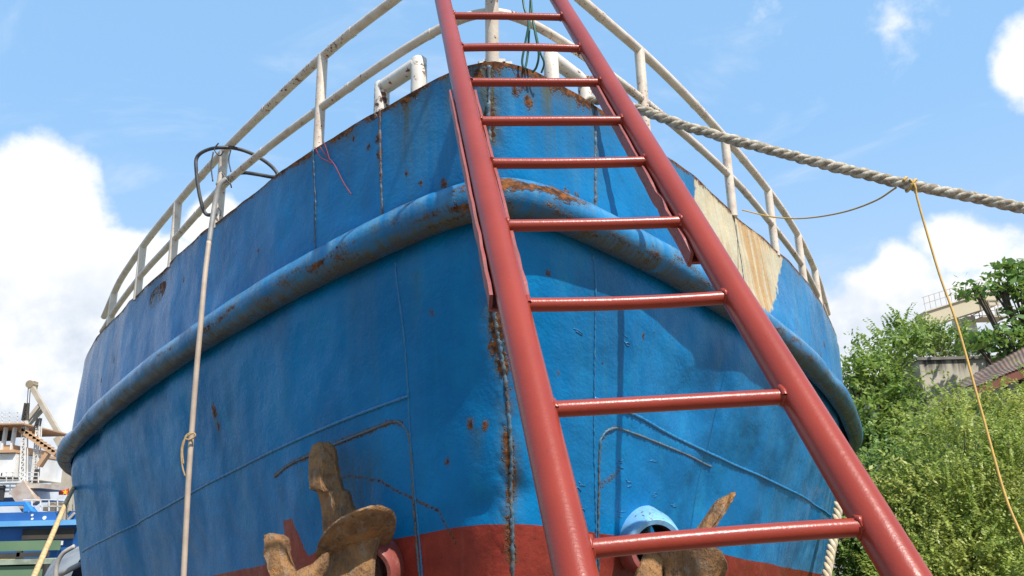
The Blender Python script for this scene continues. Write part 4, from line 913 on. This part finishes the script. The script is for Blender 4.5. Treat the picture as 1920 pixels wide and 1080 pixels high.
def tree(name, label, cat, base, lumps, nl, size, mat, seed, group=None, trunk_r=.12, clump=.30, shoots=0):
    """lumps: (centre, radii); leaves gather in sprigs on and inside the lumps; limbs run from the trunk to each lump"""
    rg = np.random.default_rng(seed); base = np.asarray(base, float); t = thing(name, label, cat, base, group)
    vol = np.array([np.prod(r_)**(2/3) for _, r_ in lumps]); vol /= vol.sum(); cs_, ns_, sz_ = [], [], []
    per = 26
    for (c, r_), wv in zip(lumps, vol):
        k = max(4, int(nl*wv/per)); d = rg.normal(0, 1, (k, 3)); d /= np.linalg.norm(d, axis=1)[:, None]; rad = (.35+.78*rg.random(k)**.7)[:, None]*(1+.25*(rg.random((k, 1))-.5))
        sp = np.asarray(c)+d*rad*np.asarray(r_)
        for q, dd in zip(sp, d):
            m_ = rg.integers(per-7, per+8); off = rg.normal(0, 1, (m_, 3))*clump*np.array([1, 1, .55])*.5; cs_.append(q+off)
            nn = rg.normal(0, .55, (m_, 3))+dd*.45+np.array([0, 0, .75]); ns_.append(nn/np.linalg.norm(nn, axis=1)[:, None]); sz_.append(size*rg.uniform(.75, 1.25)*rg.uniform(.6, 1.35, m_))
    for _ in range(shoots):                                  # feathery shoots standing out of the crown, leaves in pairs along a bending stem
        c, r_ = lumps[rg.choice(len(lumps), p=vol)]; d = rg.normal(0, 1, 3); d[2] = abs(d[2])*.9; d[1] -= .5; d /= np.linalg.norm(d); p0 = np.asarray(c)+d*np.asarray(r_)*rg.uniform(.75, 1.0)
        L = rg.uniform(.35, .85)*clump*2.6; dr = d*.55+np.array([0, 0, .75])+rg.normal(0, .25, 3); dr /= np.linalg.norm(dr); u = np.linspace(.1, 1, 11)[:, None]
        st_ = p0+dr*L*u+np.array([dr[0], dr[1], -.8])*L*.35*u*u; sd_ = np.cross(dr, rg.normal(0, 1, 3)); sd_ /= np.linalg.norm(sd_)
        for s_ in (-1, 1):
            cs_.append(st_+sd_*s_*size*.45); nn = np.array([0, 0, .8])+sd_*s_*.35+rg.normal(0, .25, (11, 3)); ns_.append(nn/np.linalg.norm(nn, axis=1)[:, None]); sz_.append(size*1.25*(1.15-.6*u[:, 0])*rg.uniform(.8, 1.2))
    cs_, ns_, sz_ = np.concatenate(cs_), np.concatenate(ns_), np.concatenate(sz_); v, f = leaves(cs_, ns_, sz_, rg); mesh_fast('crown', v, f, mat, t)
    b = MB(); top = np.mean([c for c, _ in lumps], 0); h = max(.6, (top[2]-base[2])*.8); fork = base+np.array([(top[0]-base[0])*.3, (top[1]-base[1])*.3, h*.5])
    b.tube(spline([base-[0, 0, .1], base*.6+fork*.4+[.04, 0, 0], fork], 10), np.linspace(trunk_r, trunk_r*.75, 10), 9)
    for (c, r_) in lumps:
        c = np.asarray(c); mid = fork*.5+c*.5+rg.normal(0, .1, 3)-[0, 0, .1*np.linalg.norm(c-fork)]; pts = spline([fork, mid, c], 9); b.tube(pts, np.linspace(trunk_r*.55, trunk_r*.13, 9), 7)
        for j in range(5):
            d = rg.normal(0, 1, 3); d /= np.linalg.norm(d); e = c+d*np.asarray(r_)*.8; s0 = pts[rg.integers(4, 8)]; b.tube(spline([s0, (s0+e)/2+[0, 0, .05], e], 6), np.linspace(trunk_r*.2, trunk_r*.06, 6), 5)
    b.build('trunk', BARK, t, smooth=True); return t
def lump(x, y, Y, rx, ry, dep=None):
    k = Y/F; return (at(x, y, Y), (rx*k, (dep or rx*k), ry*k))
GRP = 'trees and bushes at the right'
tree('tree', 'tall loose leafy tree standing between the ship and the concrete wall', 'tree', (at(1660, 900, 17)[0]-.6, 17.5, GZ),
     [lump(1672, 668, 18, 44, 26, .9), lump(1735, 640, 23.5, 40, 22, .8), lump(1785, 648, 23.5, 42, 20, .8), lump(1690, 625, 20, 26, 12, .5), lump(1650, 705, 17, 36, 28), lump(1612, 735, 17, 34, 32), lump(1675, 745, 17, 42, 40), lump(1630, 800, 16.5, 60, 45), lump(1680, 840, 16.5, 50, 55), lump(1590, 830, 16.5, 40, 60), lump(1604, 690, 17.2, 10, 20, .3)],
     8000, .125, LF2, 11, GRP, .13, .42, 160)
tree('bush', 'dense yellow green bush filling the lower right corner under the yellow cord', 'bush', (at(1820, 1000, 9.8)[0], 9.8, GZ),
     [lump(1800, 850, 10.2, 95, 65), lump(1900, 900, 9.8, 95, 95), lump(1760, 950, 9.8, 100, 80), lump(1860, 1000, 9.4, 110, 100), lump(1960, 980, 9.6, 110, 150), lump(1790, 1080, 9.3, 120, 100), lump(1900, 1130, 9.0, 130, 110), lump(1720, 1150, 9.2, 100, 110), lump(1850, 1220, 9.0, 180, 90)],
     27000, .052, LF1, 12, GRP, .09, .26, 700)
tree('bush', 'darker bush between the hull and the ladder foot, at the right of the ship', 'bush', (at(1640, 1000, 10.8)[0], 10.8, GZ),
     [lump(1640, 900, 11, 75, 60), lump(1600, 960, 10.8, 70, 70), lump(1680, 960, 10.6, 80, 70), lump(1620, 1040, 10.6, 80, 80), lump(1690, 1060, 10.4, 80, 80), lump(1600, 1130, 10.5, 80, 90), lump(1680, 1180, 10.3, 110, 110)],
     14000, .070, LF2, 13, GRP, .09, .30, 260)
tree('bush', 'feathery bush in front of the concrete wall, just under the rusty roof', 'bush', (at(1830, 900, 12.2)[0], 12.2, GZ),
     [lump(1800, 785, 12.5, 60, 34), lump(1776, 748, 12.6, 20, 18), lump(1880, 782, 12.2, 60, 36), lump(1960, 760, 12.2, 50, 44), lump(1745, 825, 12.4, 50, 46), lump(1840, 830, 12, 90, 60), lump(1940, 850, 12, 80, 80), lump(1780, 910, 12, 110, 80), lump(1900, 960, 11.8, 120, 100), lump(1820, 1080, 11.6, 180, 120)],
     15000, .075, LF1, 14, GRP, .10, .30, 420)
tree('tree', 'broad leaved tree reaching in from the right edge, above the rusty roof', 'tree', (at(2080, 900, 15.8)[0], 15.8, GZ),
     [lump(1905, 508, 15.5, 30, 13), lump(1868, 532, 15.4, 30, 8), lump(1828, 543, 15.2, 16, 3), lump(1902, 548, 15.6, 22, 12), lump(1914, 582, 15.6, 12, 14), lump(1870, 634, 15.4, 40, 8), lump(1832, 640, 15.2, 18, 4), lump(1912, 615, 15.5, 26, 12), lump(1900, 652, 15.5, 26, 7), lump(1985, 540, 16, 50, 50), lump(1990, 640, 16, 50, 50), lump(2090, 560, 16, 90, 110)],
     7500, .16, LF3, 15, GRP, .16, .34)
